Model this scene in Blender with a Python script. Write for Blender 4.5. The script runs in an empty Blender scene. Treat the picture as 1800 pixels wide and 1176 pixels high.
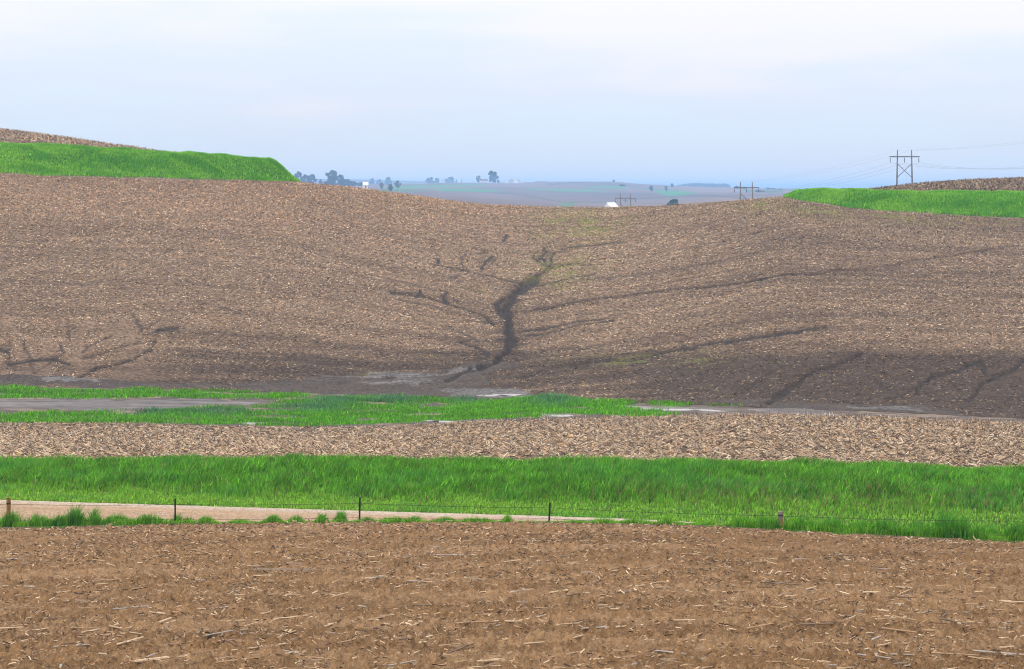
import bpy, math, random
import numpy as np

# ------------------------------------------------------------------ camera, sky, sun, exposure
S = bpy.context.scene
COL = S.collection
F = 3000.0            # focal length in photo pixels (photo 1800 px wide, 36 mm sensor -> 60 mm)
CX, HY = 900.0, 330.0 # principal column, eye level row
cam_d = bpy.data.cameras.new('camera')
cam_d.sensor_width = 36.0
cam_d.lens = 60.0
cam_d.shift_y = -(588.0 - HY) / 1800.0
cam_d.clip_start = 0.5
cam_d.clip_end = 30000.0
cam = bpy.data.objects.new('camera', cam_d)
COL.objects.link(cam)
cam.location = (0, 0, 0)
cam.rotation_euler = (math.radians(90), 0, 0)
S.camera = cam

SUN_EL, SUN_AZ = math.radians(52), math.radians(215)   # azimuth clockwise from +Y (behind the camera, to the left)
W = bpy.data.worlds.new('World')
S.world = W
W.use_nodes = True
nt = W.node_tree
nt.nodes.clear()
N = nt.nodes.new
L = nt.links.new
wo = N('ShaderNodeOutputWorld')
bg = N('ShaderNodeBackground')
bg.inputs['Strength'].default_value = 0.1
sky = N('ShaderNodeTexSky')
sky.sky_type = 'NISHITA'
sky.sun_disc = False
sky.sun_elevation = SUN_EL
sky.sun_rotation = SUN_AZ
sky.dust_density = 2.5
tc = N('ShaderNodeTexCoord')
sep = N('ShaderNodeSeparateXYZ')
L(tc.outputs['Generated'], sep.inputs[0])
mp = N('ShaderNodeMapping')
mp.inputs['Scale'].default_value = (1.0, 1.0, 5.5)
mp.inputs['Rotation'].default_value = (0.0, math.radians(-6), 0.0)
L(tc.outputs['Generated'], mp.inputs[0])
nz = N('ShaderNodeTexNoise')
nz.inputs['Scale'].default_value = 4.2
nz.inputs['Detail'].default_value = 5.0
nz.inputs['Roughness'].default_value = 0.5
L(mp.outputs[0], nz.inputs['Vector'])
# height above the horizon, wobbled by cloud noise
ma = N('ShaderNodeMath'); ma.operation = 'SUBTRACT'; ma.inputs[1].default_value = 0.5
L(nz.outputs['Fac'], ma.inputs[0])
mb = N('ShaderNodeMath'); mb.operation = 'MULTIPLY_ADD'; mb.inputs[1].default_value = 0.30
L(ma.outputs[0], mb.inputs[0]); L(sep.outputs['Z'], mb.inputs[2])
ramp = N('ShaderNodeValToRGB')
cr = ramp.color_ramp
cr.interpolation = 'EASE'
cr.elements[0].position = 0.0; cr.elements[0].color = (0.74, 0.845, 0.98, 1)
cr.elements[1].position = 0.12; cr.elements[1].color = (0.86, 0.858, 0.92, 1)
e = cr.elements.new(0.05); e.color = (0.745, 0.818, 0.955, 1)
e = cr.elements.new(0.40); e.color = (0.95, 0.93, 0.92, 1)
L(mb.outputs[0], ramp.inputs[0])
# an overcast sky is brighter towards the zenith
pz = N('ShaderNodeMath'); pz.operation = 'MULTIPLY_ADD'; pz.use_clamp = False
mx = N('ShaderNodeMath'); mx.operation = 'MAXIMUM'; mx.inputs[1].default_value = 0.0
L(sep.outputs['Z'], mx.inputs[0])
L(mx.outputs[0], pz.inputs[0]); pz.inputs[1].default_value = 20.0; pz.inputs[2].default_value = 9.9
vm = N('ShaderNodeVectorMath'); vm.operation = 'SCALE'
L(ramp.outputs[0], vm.inputs[0]); L(pz.outputs[0], vm.inputs['Scale'])
mixs = N('ShaderNodeMix'); mixs.data_type = 'RGBA'; mixs.inputs[0].default_value = 0.93
L(sky.outputs[0], mixs.inputs[6]); L(vm.outputs[0], mixs.inputs[7])
L(mixs.outputs[2], bg.inputs['Color'])
L(bg.outputs[0], wo.inputs['Surface'])

sd = bpy.data.lights.new('sun', 'SUN')
sd.energy = 1.5
sd.angle = math.radians(10)
sd.color = (1.0, 0.94, 0.85)
sun = bpy.data.objects.new('sun', sd)
COL.objects.link(sun)
sun.rotation_euler = (math.radians(90) - SUN_EL, 0, math.radians(180) - SUN_AZ)
sun.location = (0, -50, 200)

S.view_settings.view_transform = 'Standard'
S.view_settings.look = 'None'
S.view_settings.gamma = 1.0
S.view_settings.exposure = 0.0
S.view_settings.use_curve_mapping = False
S.cycles.max_bounces = 6
S.cycles.diffuse_bounces = 2
S.cycles.transmission_bounces = 3
S.cycles.volume_bounces = 1
S.cycles.use_denoising = True
S.cycles.sample_clamp_indirect = 4.0
S.cycles.pixel_filter_type = 'BLACKMAN_HARRIS'
S.cycles.filter_width = 1.05

# ------------------------------------------------------------------ helpers
RNG = np.random.default_rng(7)
random.seed(7)

def vnoise(x, y, seed=0):
    xi = np.floor(x).astype(np.int64); yi = np.floor(y).astype(np.int64)
    fx = x - xi; fy = y - yi
    fx = fx * fx * (3 - 2 * fx); fy = fy * fy * (3 - 2 * fy)
    def h(a, b):
        n = (a * 374761393 + b * 668265263 + seed * 974634777) & 0xFFFFFFFF
        n = ((n ^ (n >> 13)) * 1274126177) & 0xFFFFFFFF
        n = n ^ (n >> 16)
        return (n & 0xFFFFFF) / float(0xFFFFFF)
    a = h(xi, yi); b = h(xi + 1, yi); c = h(xi, yi + 1); d = h(xi + 1, yi + 1)
    return (a * (1 - fx) + b * fx) * (1 - fy) + (c * (1 - fx) + d * fx) * fy

def fbm(x, y, seed=0, octv=4, gain=0.5):
    s = 0.0; a = 1.0; t = 0.0
    for o in range(octv):
        s = s + a * vnoise(x * 2 ** o + 17.3 * o, y * 2 ** o - 9.1 * o, seed + o)
        t += a; a *= gain
    return s / t

def sstep(a, b, x):
    t = np.clip((x - a) / (b - a), 0, 1)
    return t * t * (3 - 2 * t)

def gsmooth(v, sig):
    r = int(sig * 3) + 1
    k = np.exp(-0.5 * (np.arange(-r, r + 1) / sig) ** 2); k /= k.sum()
    return np.convolve(np.pad(v, r, mode='edge'), k, mode='valid')

def srgb(r, g, b):
    f = lambda c: ((c / 255.0 + 0.055) / 1.055) ** 2.4 if c > 10 else c / 255.0 / 12.92
    return (f(r), f(g), f(b))

def raw_mesh(name, V, faces, nside, col=None, mat=None, smooth=False):
    V = np.ascontiguousarray(V, dtype=np.float32); faces = np.ascontiguousarray(faces, dtype=np.int32)
    me = bpy.data.meshes.new(name)
    me.vertices.add(len(V)); me.vertices.foreach_set('co', V.ravel())
    me.loops.add(faces.size); me.loops.foreach_set('vertex_index', faces.ravel())
    me.polygons.add(len(faces))
    me.polygons.foreach_set('loop_start', np.arange(0, faces.size, nside, dtype=np.int32))
    if smooth:
        me.polygons.foreach_set('use_smooth', np.ones(len(faces), dtype=bool))
    me.update(calc_edges=True)
    if col is not None:
        at = me.color_attributes.new('col', 'FLOAT_COLOR', 'POINT')
        c4 = np.ones((len(V), 4), dtype=np.float32); c4[:, :col.shape[1]] = col
        at.data.foreach_set('color', c4.ravel())
    if mat is not None:
        me.materials.append(mat)
    return me

def link(name, me, parent=None, kind=None, label=None, cat=None, group=None, loc=None):
    o = bpy.data.objects.new(name, me)
    COL.objects.link(o)
    if parent is not None: o.parent = parent
    if kind: o['kind'] = kind
    if label: o['label'] = label
    if cat: o['category'] = cat
    if group: o['group'] = group
    if loc is not None: o.location = loc
    return o

def pchip(xk, yk, xs):
    h = np.diff(xk); d = np.diff(yk) / h
    m = np.zeros_like(yk)
    w1 = 2 * h[1:] + h[:-1]; w2 = h[1:] + 2 * h[:-1]
    same = d[:-1] * d[1:] > 0
    with np.errstate(divide='ignore', invalid='ignore'):
        hm = (w1 + w2) / (w1 / d[:-1] + w2 / d[1:])
    m[1:-1] = np.where(same, hm, 0.0)
    m[0] = d[0]; m[-1] = d[-1]
    i = np.clip(np.searchsorted(xk, xs) - 1, 0, len(xk) - 2)
    t = (xs - xk[i]) / h[i]
    t2 = t * t; t3 = t2 * t
    return (2 * t3 - 3 * t2 + 1) * yk[i] + (t3 - 2 * t2 + t) * h[i] * m[i] + (-2 * t3 + 3 * t2) * yk[i + 1] + (t3 - t2) * h[i] * m[i + 1]

# ------------------------------------------------------------------ lie of the land
# The land is described by long profiles: for each bearing (x, in photo columns) a list of (distance, height).
XC = np.arange(-1100, 2901, 4.0)      # bearings
UC = XC - CX
def prof(pts, sig=4):
    p = np.array(pts, float)
    return gsmooth(np.interp(XC, p[:, 0], p[:, 1]), sig)
def zrow(Y, y):                        # height of a point seen at row y from distance Y
    return -(y - HY) / F * Y

Y_edge = prof([(-200, 90), (160, 87), (800, 82), (1300, 77), (1800, 73), (2200, 70)], 20)
y_edge = prof([(-300, 930), (0, 927), (150, 924), (300, 921), (500, 919), (750, 918), (1000, 918), (1200, 922), (1400, 932), (1600, 943), (1800, 951), (2200, 970)], 8)
Z_edge = zrow(Y_edge, y_edge)
Y_rn = np.maximum(Y_edge + 4.5, prof([(-200, 96), (1800, 92)]))
z_road = prof([(-600, -18.0), (0, -18.62), (300, -18.95), (600, -19.25), (1000, -19.9), (1400, -20.9), (1800, -22.0), (2400, -23)], 30)
Y_rf = prof([(-200, 101.5), (0, 101.5), (1000, 101.0), (1800, 100)])
y_rf = prof([(-300, 870), (0, 880), (300, 889), (600, 898), (900, 906), (1000, 909.5), (1100, 912.5), (1200, 917), (1300, 924), (1800, 958)], 8)
Z_rf = zrow(Y_rf, y_rf)
Z_rn = Z_rf - 0.02
Y_d1 = Y_rf + 3.5                      # low grass before the bank
Z_d1 = Z_rf + prof([(-300, .05), (600, -0.05), (1000, 0.1), (1400, .4), (1800, .9)])
Y_bk = prof([(-200, 113), (1800, 112)])
y_bk = prof([(-300, 838), (0, 838), (500, 833), (1000, 838), (1400, 838), (1800, 852)], 20)
Z_bk = zrow(Y_bk, y_bk)
Y_st = Y_bk + 5.0
y_st = prof([(-300, 818), (0, 818), (500, 815), (1000, 820), (1400, 820), (1800, 833)], 20)
Z_st = zrow(Y_st, y_st)
Y_wn = prof([(-300, 160), (900, 158), (1800, 154)])
y_wn = prof([(-200, 742), (0, 743), (200, 744), (350, 748), (550, 752), (700, 749), (850, 741), (1000, 736), (1200, 731), (1400, 729), (1500, 731), (1650, 738), (1800, 743)], 6)
Z_wn = zrow(Y_wn, y_wn)
Y_wf = prof([(-200, 186), (800, 184), (1050, 175), (1300, 165), (1800, 159.5)], 20)
y_wf = prof([(-200, 678), (0, 680), (300, 684), (500, 690), (700, 697), (900, 702), (1000, 702), (1100, 707), (1250, 713), (1400, 719), (1550, 724), (1700, 731), (1800, 737)], 8)
Z_wf = zrow(Y_wf, y_wf)
y_c = prof([(-300, 296), (0, 305), (120, 312), (250, 314), (400, 317), (520, 320), (600, 328), (700, 340), (780, 352), (850, 360), (950, 364.5), (1050, 365), (1150, 363.5), (1250, 357), (1320, 351.5), (1360, 348), (1380, 347), (1400, 352), (1450, 360), (1500, 366), (1600, 374), (1700, 379.5), (1800, 385), (2200, 400)], 2)
Y_c = prof([(-300, 296), (300, 300), (520, 312), (700, 345), (900, 362), (1100, 360), (1280, 335), (1380, 312), (1500, 303), (1800, 296), (2200, 290)], 12)
Z_c = zrow(Y_c, y_c)
tl = [(-300, 240), (0, 254), (100, 258), (230, 266), (300, 270), (390, 273), (420, 277.5), (470, 280.5), (482, 282), (524, 321)]
cen = [(530, 322), (600, 329.5), (700, 341.5), (780, 353.5), (850, 361.5), (950, 366), (1050, 366.5), (1150, 365), (1250, 358.5), (1320, 353), (1360, 349.5), (1380, 348)]
tr = [(1398, 337.5), (1410, 335), (1440, 334), (1500, 336), (1550, 338), (1700, 339.5), (1800, 341), (2200, 345)]
y_t = prof(tl + cen + tr, 1.2)
rise = np.clip((y_c - y_t), 0, 70)
Y_t = Y_c + np.maximum(3.5, rise * 0.155)
Z_t = zrow(Y_t, y_t)
Y_r = prof([(-300, 400), (450, 400), (560, 420), (1340, 420), (1450, 410), (2200, 400)], 10)
y_r = prof([(-300, 205), (0, 233.5), (100, 246), (200, 262), (240, 267), (300, 279), (450, 306), (560, 340), (700, 380), (900, 400), (1250, 388), (1400, 350), (1500, 338.5), (1540, 333.5), (1600, 326), (1700, 318.5), (1800, 315), (2200, 300)], 5)
Z_r = zrow(Y_r, y_r)
def FD(Y):
    return Y if Y <= 770 else 770 + (Y - 770) * 2.3
def far(Y, pts, sig=14):
    Y = FD(Y)
    return np.full_like(XC, Y), zrow(Y, prof(pts, sig))
FAR = [
    far(520, [(-300, 250), (200, 300), (480, 348), (700, 385), (900, 402), (1100, 400), (1300, 378), (1450, 360), (1590, 343), (2200, 325)]),
    far(640, [(-300, 290), (300, 330), (500, 347), (700, 372), (900, 398), (1100, 396), (1312, 386), (1500, 355), (2200, 335)]),
    far(770, [(-300, 310), (300, 335), (500, 343), (700, 357), (900, 383), (1100, 394), (1300, 378), (1500, 350), (2200, 340)]),
    far(1000, [(300, 335), (500, 337), (700, 344), (900, 365), (1100, 372), (1300, 357), (1500, 346)]),
    far(1300, [(300, 330), (500, 332), (700, 337), (900, 351), (1100, 358), (1300, 347), (1500, 341)]),
    far(1700, [(300, 326), (500, 327), (700, 330), (900, 338), (1100, 341), (1300, 338), (1500, 337)]),
    far(2200, [(300, 322), (500, 322), (700, 324.5), (780, 321.5), (840, 321), (900, 322.5), (950, 319.5), (1080, 319), (1120, 323), (1200, 327), (1300, 330), (1400, 333), (1600, 334)], 3),
    far(2700, [(500, 331), (1400, 334)]),
    far(3600, [(300, 315), (500, 314), (640, 315.5), (760, 319.5), (900, 324), (1200, 327), (1300, 331), (1400, 333)], 8),
    far(5000, [(500, 327), (1400, 330)]),
    far(7500, [(500, 330), (1400, 331)]),
]
Y0 = np.full_like(XC, 3.0); Z0 = np.full_like(XC, -2.45)
Y1 = np.full_like(XC, 30.0); Z1 = zrow(Y1, np.full_like(XC, 1176.0))
Ya = 30 + (Y_edge - 30) * 0.42; Za = Z1 + (Z_edge - Z1) * 0.415
KY = [Y0, Y1, Ya, Y_edge, Y_rn, Y_rf, Y_d1, Y_bk, Y_st, Y_wn, Y_wf,
      Y_wf + (Y_c - Y_wf) * 0.36, Y_wf + (Y_c - Y_wf) * 0.72, Y_c, Y_t, Y_r]
dz = Z_c - Z_wf
gul = np.exp(-((XC - 905) / 95) ** 2)
KZ = [Z0, Z1, Za, Z_edge, Z_rn, Z_rf, Z_d1, Z_bk, Z_st, Z_wn, Z_wf,
      Z_wf + dz * (0.36 - 0.05 * gul), Z_wf + dz * (0.73 - 0.035 * gul), Z_c, Z_t, Z_r]
for a, b in FAR: KY.append(a); KZ.append(b)
KY = np.array(KY); KZ = np.array(KZ)
NY = 4200
Y_LO, Y_HI = 3.0, 16500.0
LR = math.log(Y_HI / Y_LO) / (NY - 1)
YS = Y_LO * np.exp(LR * np.arange(NY))
TAB = np.empty((len(XC), NY))
for i in range(len(XC)):
    TAB[i] = pchip(KY[:, i], KZ[:, i], YS)

def gz(x, Y):
    """ground height for bearing column x and distance Y"""
    a = np.clip((np.asarray(x, float) - XC[0]) / 4.0, 0, len(XC) - 1.001)
    b = np.clip(np.log(np.maximum(np.asarray(Y, float), Y_LO) / Y_LO) / LR, 0, NY - 1.001)
    i = a.astype(int); j = b.astype(int); fa = a - i; fb = b - j
    return ((TAB[i, j] * (1 - fb) + TAB[i, j + 1] * fb) * (1 - fa) + (TAB[i + 1, j] * (1 - fb) + TAB[i + 1, j + 1] * fb) * fa)
def gxy(X, Y):
    return gz(CX + np.asarray(X) / np.asarray(Y) * F, Y)
def row_of(x, Y, z):
    return HY - F * z / Y
def at_px(x, y, lo, hi):
    """ground point seen at photo (x, y), searched between two distances"""
    m = (YS >= lo) & (YS <= hi)
    ys = YS[m]
    rows = row_of(x, ys, gz(np.full(len(ys), x), ys))
    k = np.nonzero(rows <= y)[0]
    Y = ys[k[0]] if len(k) else hi
    return (x - CX) / F * Y, Y, float(gz(x, Y))
def ci(row, x):
    return np.interp(x, XC, row)

def cols(step, out=40.0, inner=(-60, 1860), lim=(-900, 2700)):
    return np.concatenate([np.arange(lim[0], inner[0], out), np.arange(inner[0], inner[1], step), np.arange(inner[1], lim[1] + 1, out)])

def grid(xs, Ya, Yb, nrow, power=1.0, disp=None, skirt=0.25):
    """sheet between two distance lines; returns verts, faces, x, Y, row"""
    t = np.linspace(0, 1, nrow) ** power
    A = ci(Ya, xs) if len(np.shape(Ya)) else np.full(len(xs), float(Ya))
    B = ci(Yb, xs) if len(np.shape(Yb)) else np.full(len(xs), float(Yb))
    YY = A[None, :] + (B - A)[None, :] * t[:, None]
    XX = np.broadcast_to(xs[None, :], YY.shape)
    ZZ = gz(XX, YY)
    if disp is not None:
        ZZ = ZZ + disp(XX, YY, (XX - CX) / F * YY)
    # skirts tuck each sheet under its neighbour
    YY = np.vstack([YY[:1] - skirt, YY, YY[-1:] + skirt])
    XX = np.vstack([XX[:1], XX, XX[-1:]])
    ZZ = np.vstack([ZZ[:1] - 0.35, ZZ, ZZ[-1:] - 0.35])
    n, m = YY.shape
    V = np.stack([(XX - CX) / F * YY, YY, ZZ], -1).reshape(-1, 3)
    idx = np.arange(n * m).reshape(n, m)
    Fc = np.stack([idx[:-1, :-1], idx[:-1, 1:], idx[1:, 1:], idx[1:, :-1]], -1).reshape(-1, 4)
    return V, Fc, XX.ravel(), YY.ravel(), row_of(XX.ravel(), YY.ravel(), ZZ.ravel())

def inpoly(x, y, poly):
    r = np.zeros(x.shape, bool)
    n = len(poly)
    for i in range(n):
        x0, y0 = poly[i]; x1, y1 = poly[(i + 1) % n]
        if y0 == y1: continue
        c = ((y0 > y) != (y1 > y)) & (x < (x1 - x0) * (y - y0) / (y1 - y0) + x0)
        r ^= c
    return r

def seg_dist(X, Y, pts, kx=1.0, ky=1.0):
    d = np.full(X.shape, 1e9)
    for (ax, ay), (bx, by) in zip(pts[:-1], pts[1:]):
        vx, vy = bx - ax, by - ay
        l2 = vx * vx + vy * vy + 1e-9
        t = np.clip(((X - ax) * vx + (Y - ay) * vy) / l2, 0, 1)
        d = np.minimum(d, np.hypot((X - ax - t * vx) * kx, (Y - ay - t * vy) * ky))
    return d

# ------------------------------------------------------------------ materials
def mat_new(name):
    m = bpy.data.materials.new(name)
    m.use_nodes = True
    t = m.node_tree
    b = t.nodes['Principled BSDF']
    b.inputs['Specular IOR Level'].default_value = 0.2
    return m, t, b

def add_noise(t, scale, detail=4, rough=0.6, coord=None, stretch=None):
    n = t.nodes.new('ShaderNodeTexNoise')
    n.inputs['Scale'].default_value = scale
    n.inputs['Detail'].default_value = detail
    n.inputs['Roughness'].default_value = rough
    c = t.nodes.new('ShaderNodeTexCoord')
    if stretch:
        mp = t.nodes.new('ShaderNodeMapping')
        mp.inputs['Scale'].default_value = stretch
        t.links.new(c.outputs['Object'], mp.inputs[0])
        t.links.new(mp.outputs[0], n.inputs['Vector'])
    else:
        t.links.new(c.outputs['Object'], n.inputs['Vector'])
    return n.outputs['Fac']

def remap(t, src, a, b, c, d):
    n = t.nodes.new('ShaderNodeMapRange')
    n.inputs[1].default_value = a; n.inputs[2].default_value = b
    n.inputs[3].default_value = c; n.inputs[4].default_value = d
    t.links.new(src, n.inputs[0])
    return n.outputs[0]

def mixc(t, fac, a, b, mode='MIX'):
    n = t.nodes.new('ShaderNodeMix'); n.data_type = 'RGBA'; n.blend_type = mode
    for s, v in ((0, fac), (6, a), (7, b)):
        if hasattr(v, 'links'): t.links.new(v, n.inputs[s])
        elif s == 0: n.inputs[0].default_value = v
        else: n.inputs[s].default_value = (*v, 1)
    return n.outputs[2]

def bump(t, b, height, strength, dist):
    n = t.nodes.new('ShaderNodeBump')
    n.inputs['Strength'].default_value = strength
    n.inputs['Distance'].default_value = dist
    t.links.new(height, n.inputs['Height'])
    t.links.new(n.outputs[0], b.inputs['Normal'])

def attr(t, name='col'):
    a = t.nodes.new('ShaderNodeAttribute'); a.attribute_name = name
    return a

def mat_ground(name, scale, lo, hi, bscale, bstr, bdist, rough=0.95, stretch=None, speck=None, nrough=0.65):
    """ground whose own colour is stored on the sheet, broken up by noise"""
    m, t, b = mat_new(name)
    base = attr(t).outputs['Color']
    n1 = add_noise(t, scale, 6, nrough, stretch=stretch)
    g = remap(t, n1, 0.3, 0.7, lo, hi)
    cmb = t.nodes.new('ShaderNodeCombineColor')
    for i in range(3): t.links.new(g, cmb.inputs[i])
    c = mixc(t, 1.0, base, cmb.outputs[0], 'MULTIPLY')
    if speck:
        sc, th, colr, st = speck
        s = add_noise(t, sc, 2, 0.5, stretch=st)
        c = mixc(t, remap(t, s, th, th + 0.06, 0, 0.85), c, colr)
    t.links.new(c, b.inputs['Base Color'])
    b.inputs['Roughness'].default_value = rough
    bump(t, b, add_noise(t, bscale, 5, 0.7, stretch=stretch), bstr, bdist)
    return m

def mat_leaf(name, trans=0.35, rough=0.55, nscale=3.0):
    m, t, b = mat_new(name)
    base = attr(t).outputs['Color']
    g = remap(t, add_noise(t, nscale, 2), 0.3, 0.7, 0.8, 1.2)
    cmb = t.nodes.new('ShaderNodeCombineColor')
    for i in range(3): t.links.new(g, cmb.inputs[i])
    c = mixc(t, 1.0, base, cmb.outputs[0], 'MULTIPLY')
    t.links.new(c, b.inputs['Base Color'])
    b.inputs['Roughness'].default_value = rough
    b.inputs['Specular IOR Level'].default_value = 0.08
    if trans > 0:
        tr_ = t.nodes.new('ShaderNodeBsdfTranslucent')
        t.links.new(c, tr_.inputs['Color'])
        ms = t.nodes.new('ShaderNodeMixShader'); ms.inputs[0].default_value = trans
        t.links.new(b.outputs[0], ms.inputs[1]); t.links.new(tr_.outputs[0], ms.inputs[2])
        out = t.nodes['Material Output']
        t.links.new(ms.outputs[0], out.inputs['Surface'])
    return m

def mat_plain(name, col, rough=0.8, var=0.25, scale=6.0, stretch=None, metal=0.0, bstr=0.3, bdist=0.01, col2=None):
    m, t, b = mat_new(name)
    n = add_noise(t, scale, 5, 0.65, stretch=stretch)
    c2 = col2 or tuple(v * (1 - var) for v in col)
    c = mixc(t, remap(t, n, 0.35, 0.65, 0, 1), tuple(min(1, v * (1 + var * .5)) for v in col), c2)
    t.links.new(c, b.inputs['Base Color'])
    b.inputs['Roughness'].default_value = rough
    b.inputs['Metallic'].default_value = metal
    if bstr: bump(t, b, n, bstr, bdist)
    return m

M_soil = mat_ground('tilled_soil', 7.0, 0.35, 1.6, 16.0, 1.0, 0.06, stretch=(1, 0.7, 1), speck=(30.0, 0.62, (0.36, 0.25, 0.15), (0.45, 1.4, 1)), nrough=0.85)
M_hill = mat_ground('stubble_soil', 3.2, 0.12, 1.6, 3.0, 1.0, 0.2, stretch=(0.8, 0.8, 1))
M_stub = mat_ground('near_stubble_soil', 4.0, 0.35, 1.5, 6.0, 0.8, 0.08, stretch=(0.8, 1, 1))
M_turf = mat_ground('turf', 3.0, 0.6, 1.4, 5.0, 0.7, 0.08)
M_mud = mat_ground('wet_silt', 1.6, 0.6, 1.4, 4.0, 0.5, 0.05, rough=0.75, stretch=(0.35, 1, 1))
M_mud.node_tree.nodes['Principled BSDF'].inputs['Specular IOR Level'].default_value = 0.1
M_gravel = mat_ground('gravel', 6.0, 0.6, 1.35, 8.0, 0.9, 0.05, speck=(7.0, 0.61, (0.42, 0.35, 0.29), None))
M_far = mat_ground('far_fields', 0.05, 0.85, 1.15, 0.06, 0.2, 0.5)
M_blade = mat_leaf('grass_blades', 0.3)
M_straw = mat_leaf('straw', 0.12, 0.8, 2.0)
M_leaf = mat_leaf('tree_leaves', 0.25, 0.7, 0.3)
M_bark = mat_plain('bark', (0.10, 0.08, 0.065), 0.9)

# ------------------------------------------------------------------ unseen ground sheet far below, added to close off light from underneath
gv = np.array([(-11000, -2000, -28.0), (11000, -2000, -28.0), (11000, 17300, -28.0), (-11000, 17300, -28.0)])
link('ground', raw_mesh('ground', gv, np.array([[0, 1, 2, 3]]), 4, np.tile([[0.10, 0.09, 0.06]], (4, 1)), M_far), kind='structure')

# ------------------------------------------------------------------ tilled field in front
SOIL = np.array([0.168, 0.0945, 0.0425])
def soil_disp(x, Y, X):
    amp = np.clip((Y - 3) / 20, 0, 1)
    ridg = (fbm(X * 0.11 + 3, Y * 0.55 - X * 0.03, 11, 3) - 0.5) * 0.20
    ridg = ridg + (fbm(X * .22 + 9, Y * 1.25 - X * .04, 15, 2) - .5) * .22
    med = (fbm(X * 1.1, Y * 1.7, 12, 3) - 0.5) * 0.16
    c = fbm(X * 4.5, Y * 4.5, 13, 3, 0.6)
    clod = np.clip(c - 0.47, 0, 1) * 0.62
    fine = (fbm(X * 11.0, Y * 9.0, 14, 2) - .5) * .07
    clod = clod + fine
    edge = 1 - .45 * sstep(4, 1, ci(Y_edge, x) - Y)
    return amp * ((ridg + med + clod) * edge - .15)
xs = cols(2.6, 30, (-30, 1830))
tA = np.concatenate([np.linspace(3, 26, 14)[:-1]])
V, Fc, gx, gY, gr = grid(xs, np.full_like(XC, 26.0), Y_edge, 400, 1.35, soil_disp)
V2, Fc2, gx2, gY2, gr2 = grid(cols(30, 60), np.full_like(XC, 3.0), np.full_like(XC, 26.0), 50, 1.0, soil_disp)
def soil_col(V):
    X, Y = V[:, 0], V[:, 1]
    a = fbm(X * 0.09, Y * 0.35 - X * 0.02, 21, 4)
    b = fbm(X * 0.8, Y * 1.6, 22, 3)
    k = 0.80 + 0.42 * a + 0.30 * (b - 0.5)
    c = SOIL[None, :] * k[:, None]
    pale = sstep(0.48, 0.66, fbm(X * 0.06 + 40, Y * 0.8 - X * .02, 23, 3))[:, None] * 0.7
    return c * (1 - pale) + np.array([0.24, 0.145, 0.075]) * pale
V = np.vstack([V, V2]); Fc = np.vstack([Fc, Fc2 + len(V) - len(V2)])
link('tilled_field', raw_mesh('tilled_field', V, Fc, 4, soil_col(V), M_soil, True), kind='structure')
def soil_z(X, Y):
    x = CX + X / Y * F
    return gz(x, Y) + soil_disp(x, Y, X)

# ------------------------------------------------------------------ verge, road, roadside bank
TURF = np.array([0.035, 0.085, 0.010])
V, Fc, gx, gY, gr = grid(cols(8), Y_edge, Y_rn, 16)
t_ = fbm(V[:, 0] * .5, V[:, 1] * .8, 31)
link('verge', raw_mesh('verge', V, Fc, 4, np.where((t_ > .5)[:, None], TURF, [0.095, 0.075, 0.04]), M_turf, True), kind='structure')

def road_disp(x, Y, X):
    c = (Y - ci(Y_rn, x)) / (ci(Y_rf, x) - ci(Y_rn, x))
    wind = np.exp(-((c - 0.93) / 0.05) ** 2) * 0.10 + np.exp(-((c - 0.05) / 0.05) ** 2) * 0.05
    crown = 0.10 * np.sin(np.clip(c, 0, 1) * math.pi)
    return crown + wind + (fbm(X * 3, Y * 3, 33) - .5) * 0.04
V, Fc, gx, gY, gr = grid(cols(5), Y_rn, Y_rf, 40, 1.0, road_disp)
c_ = (gY - ci(Y_rn, gx)) / (ci(Y_rf, gx) - ci(Y_rn, gx))
w = (np.exp(-((c_ - 0.93) / 0.10) ** 2) * (0.6 + 0.6 * fbm(V[:, 0] * 1.5, V[:, 1] * 3, 35)))[:, None]
rut = np.exp(-((c_ - .33) / .07) ** 2) + np.exp(-((c_ - .68) / .07) ** 2)
rc = np.array([0.275, 0.185, 0.115]) * (0.72 + 0.45 * fbm(V[:, 0] * .3, V[:, 1] * 3, 34) + .12 * rut)[:, None]
rc = rc * (1 - np.clip(w, 0, 1)) + np.array([0.34, 0.285, 0.23]) * np.clip(w, 0, 1)
link('gravel_road', raw_mesh('gravel_road', V, Fc, 4, rc, M_gravel, True), kind='structure')

V, Fc, gx, gY, gr = grid(cols(8), Y_rf, Y_st, 40)
t_ = (fbm(V[:, 0] * .4, V[:, 1] * .6, 36))[:, None]
link('roadside_bank', raw_mesh('roadside_bank', V, Fc, 4, TURF * (0.6 + .7 * t_), M_turf, True), kind='structure')

# ------------------------------------------------------------------ near stubble field
V, Fc, gx, gY, gr = grid(cols(5), Y_st, Y_wn, 120, 1.0, lambda x, Y, X: (fbm(X * .9, Y * .9, 41) - .5) * .16)
a = fbm(V[:, 0] * .12, V[:, 1] * .3, 42, 3)[:, None]
link('stubble_field', raw_mesh('stubble_field', V, Fc, 4, np.array([0.105, 0.08, 0.062]) * (.6 + .8 * a), M_stub, True), kind='structure')

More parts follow.
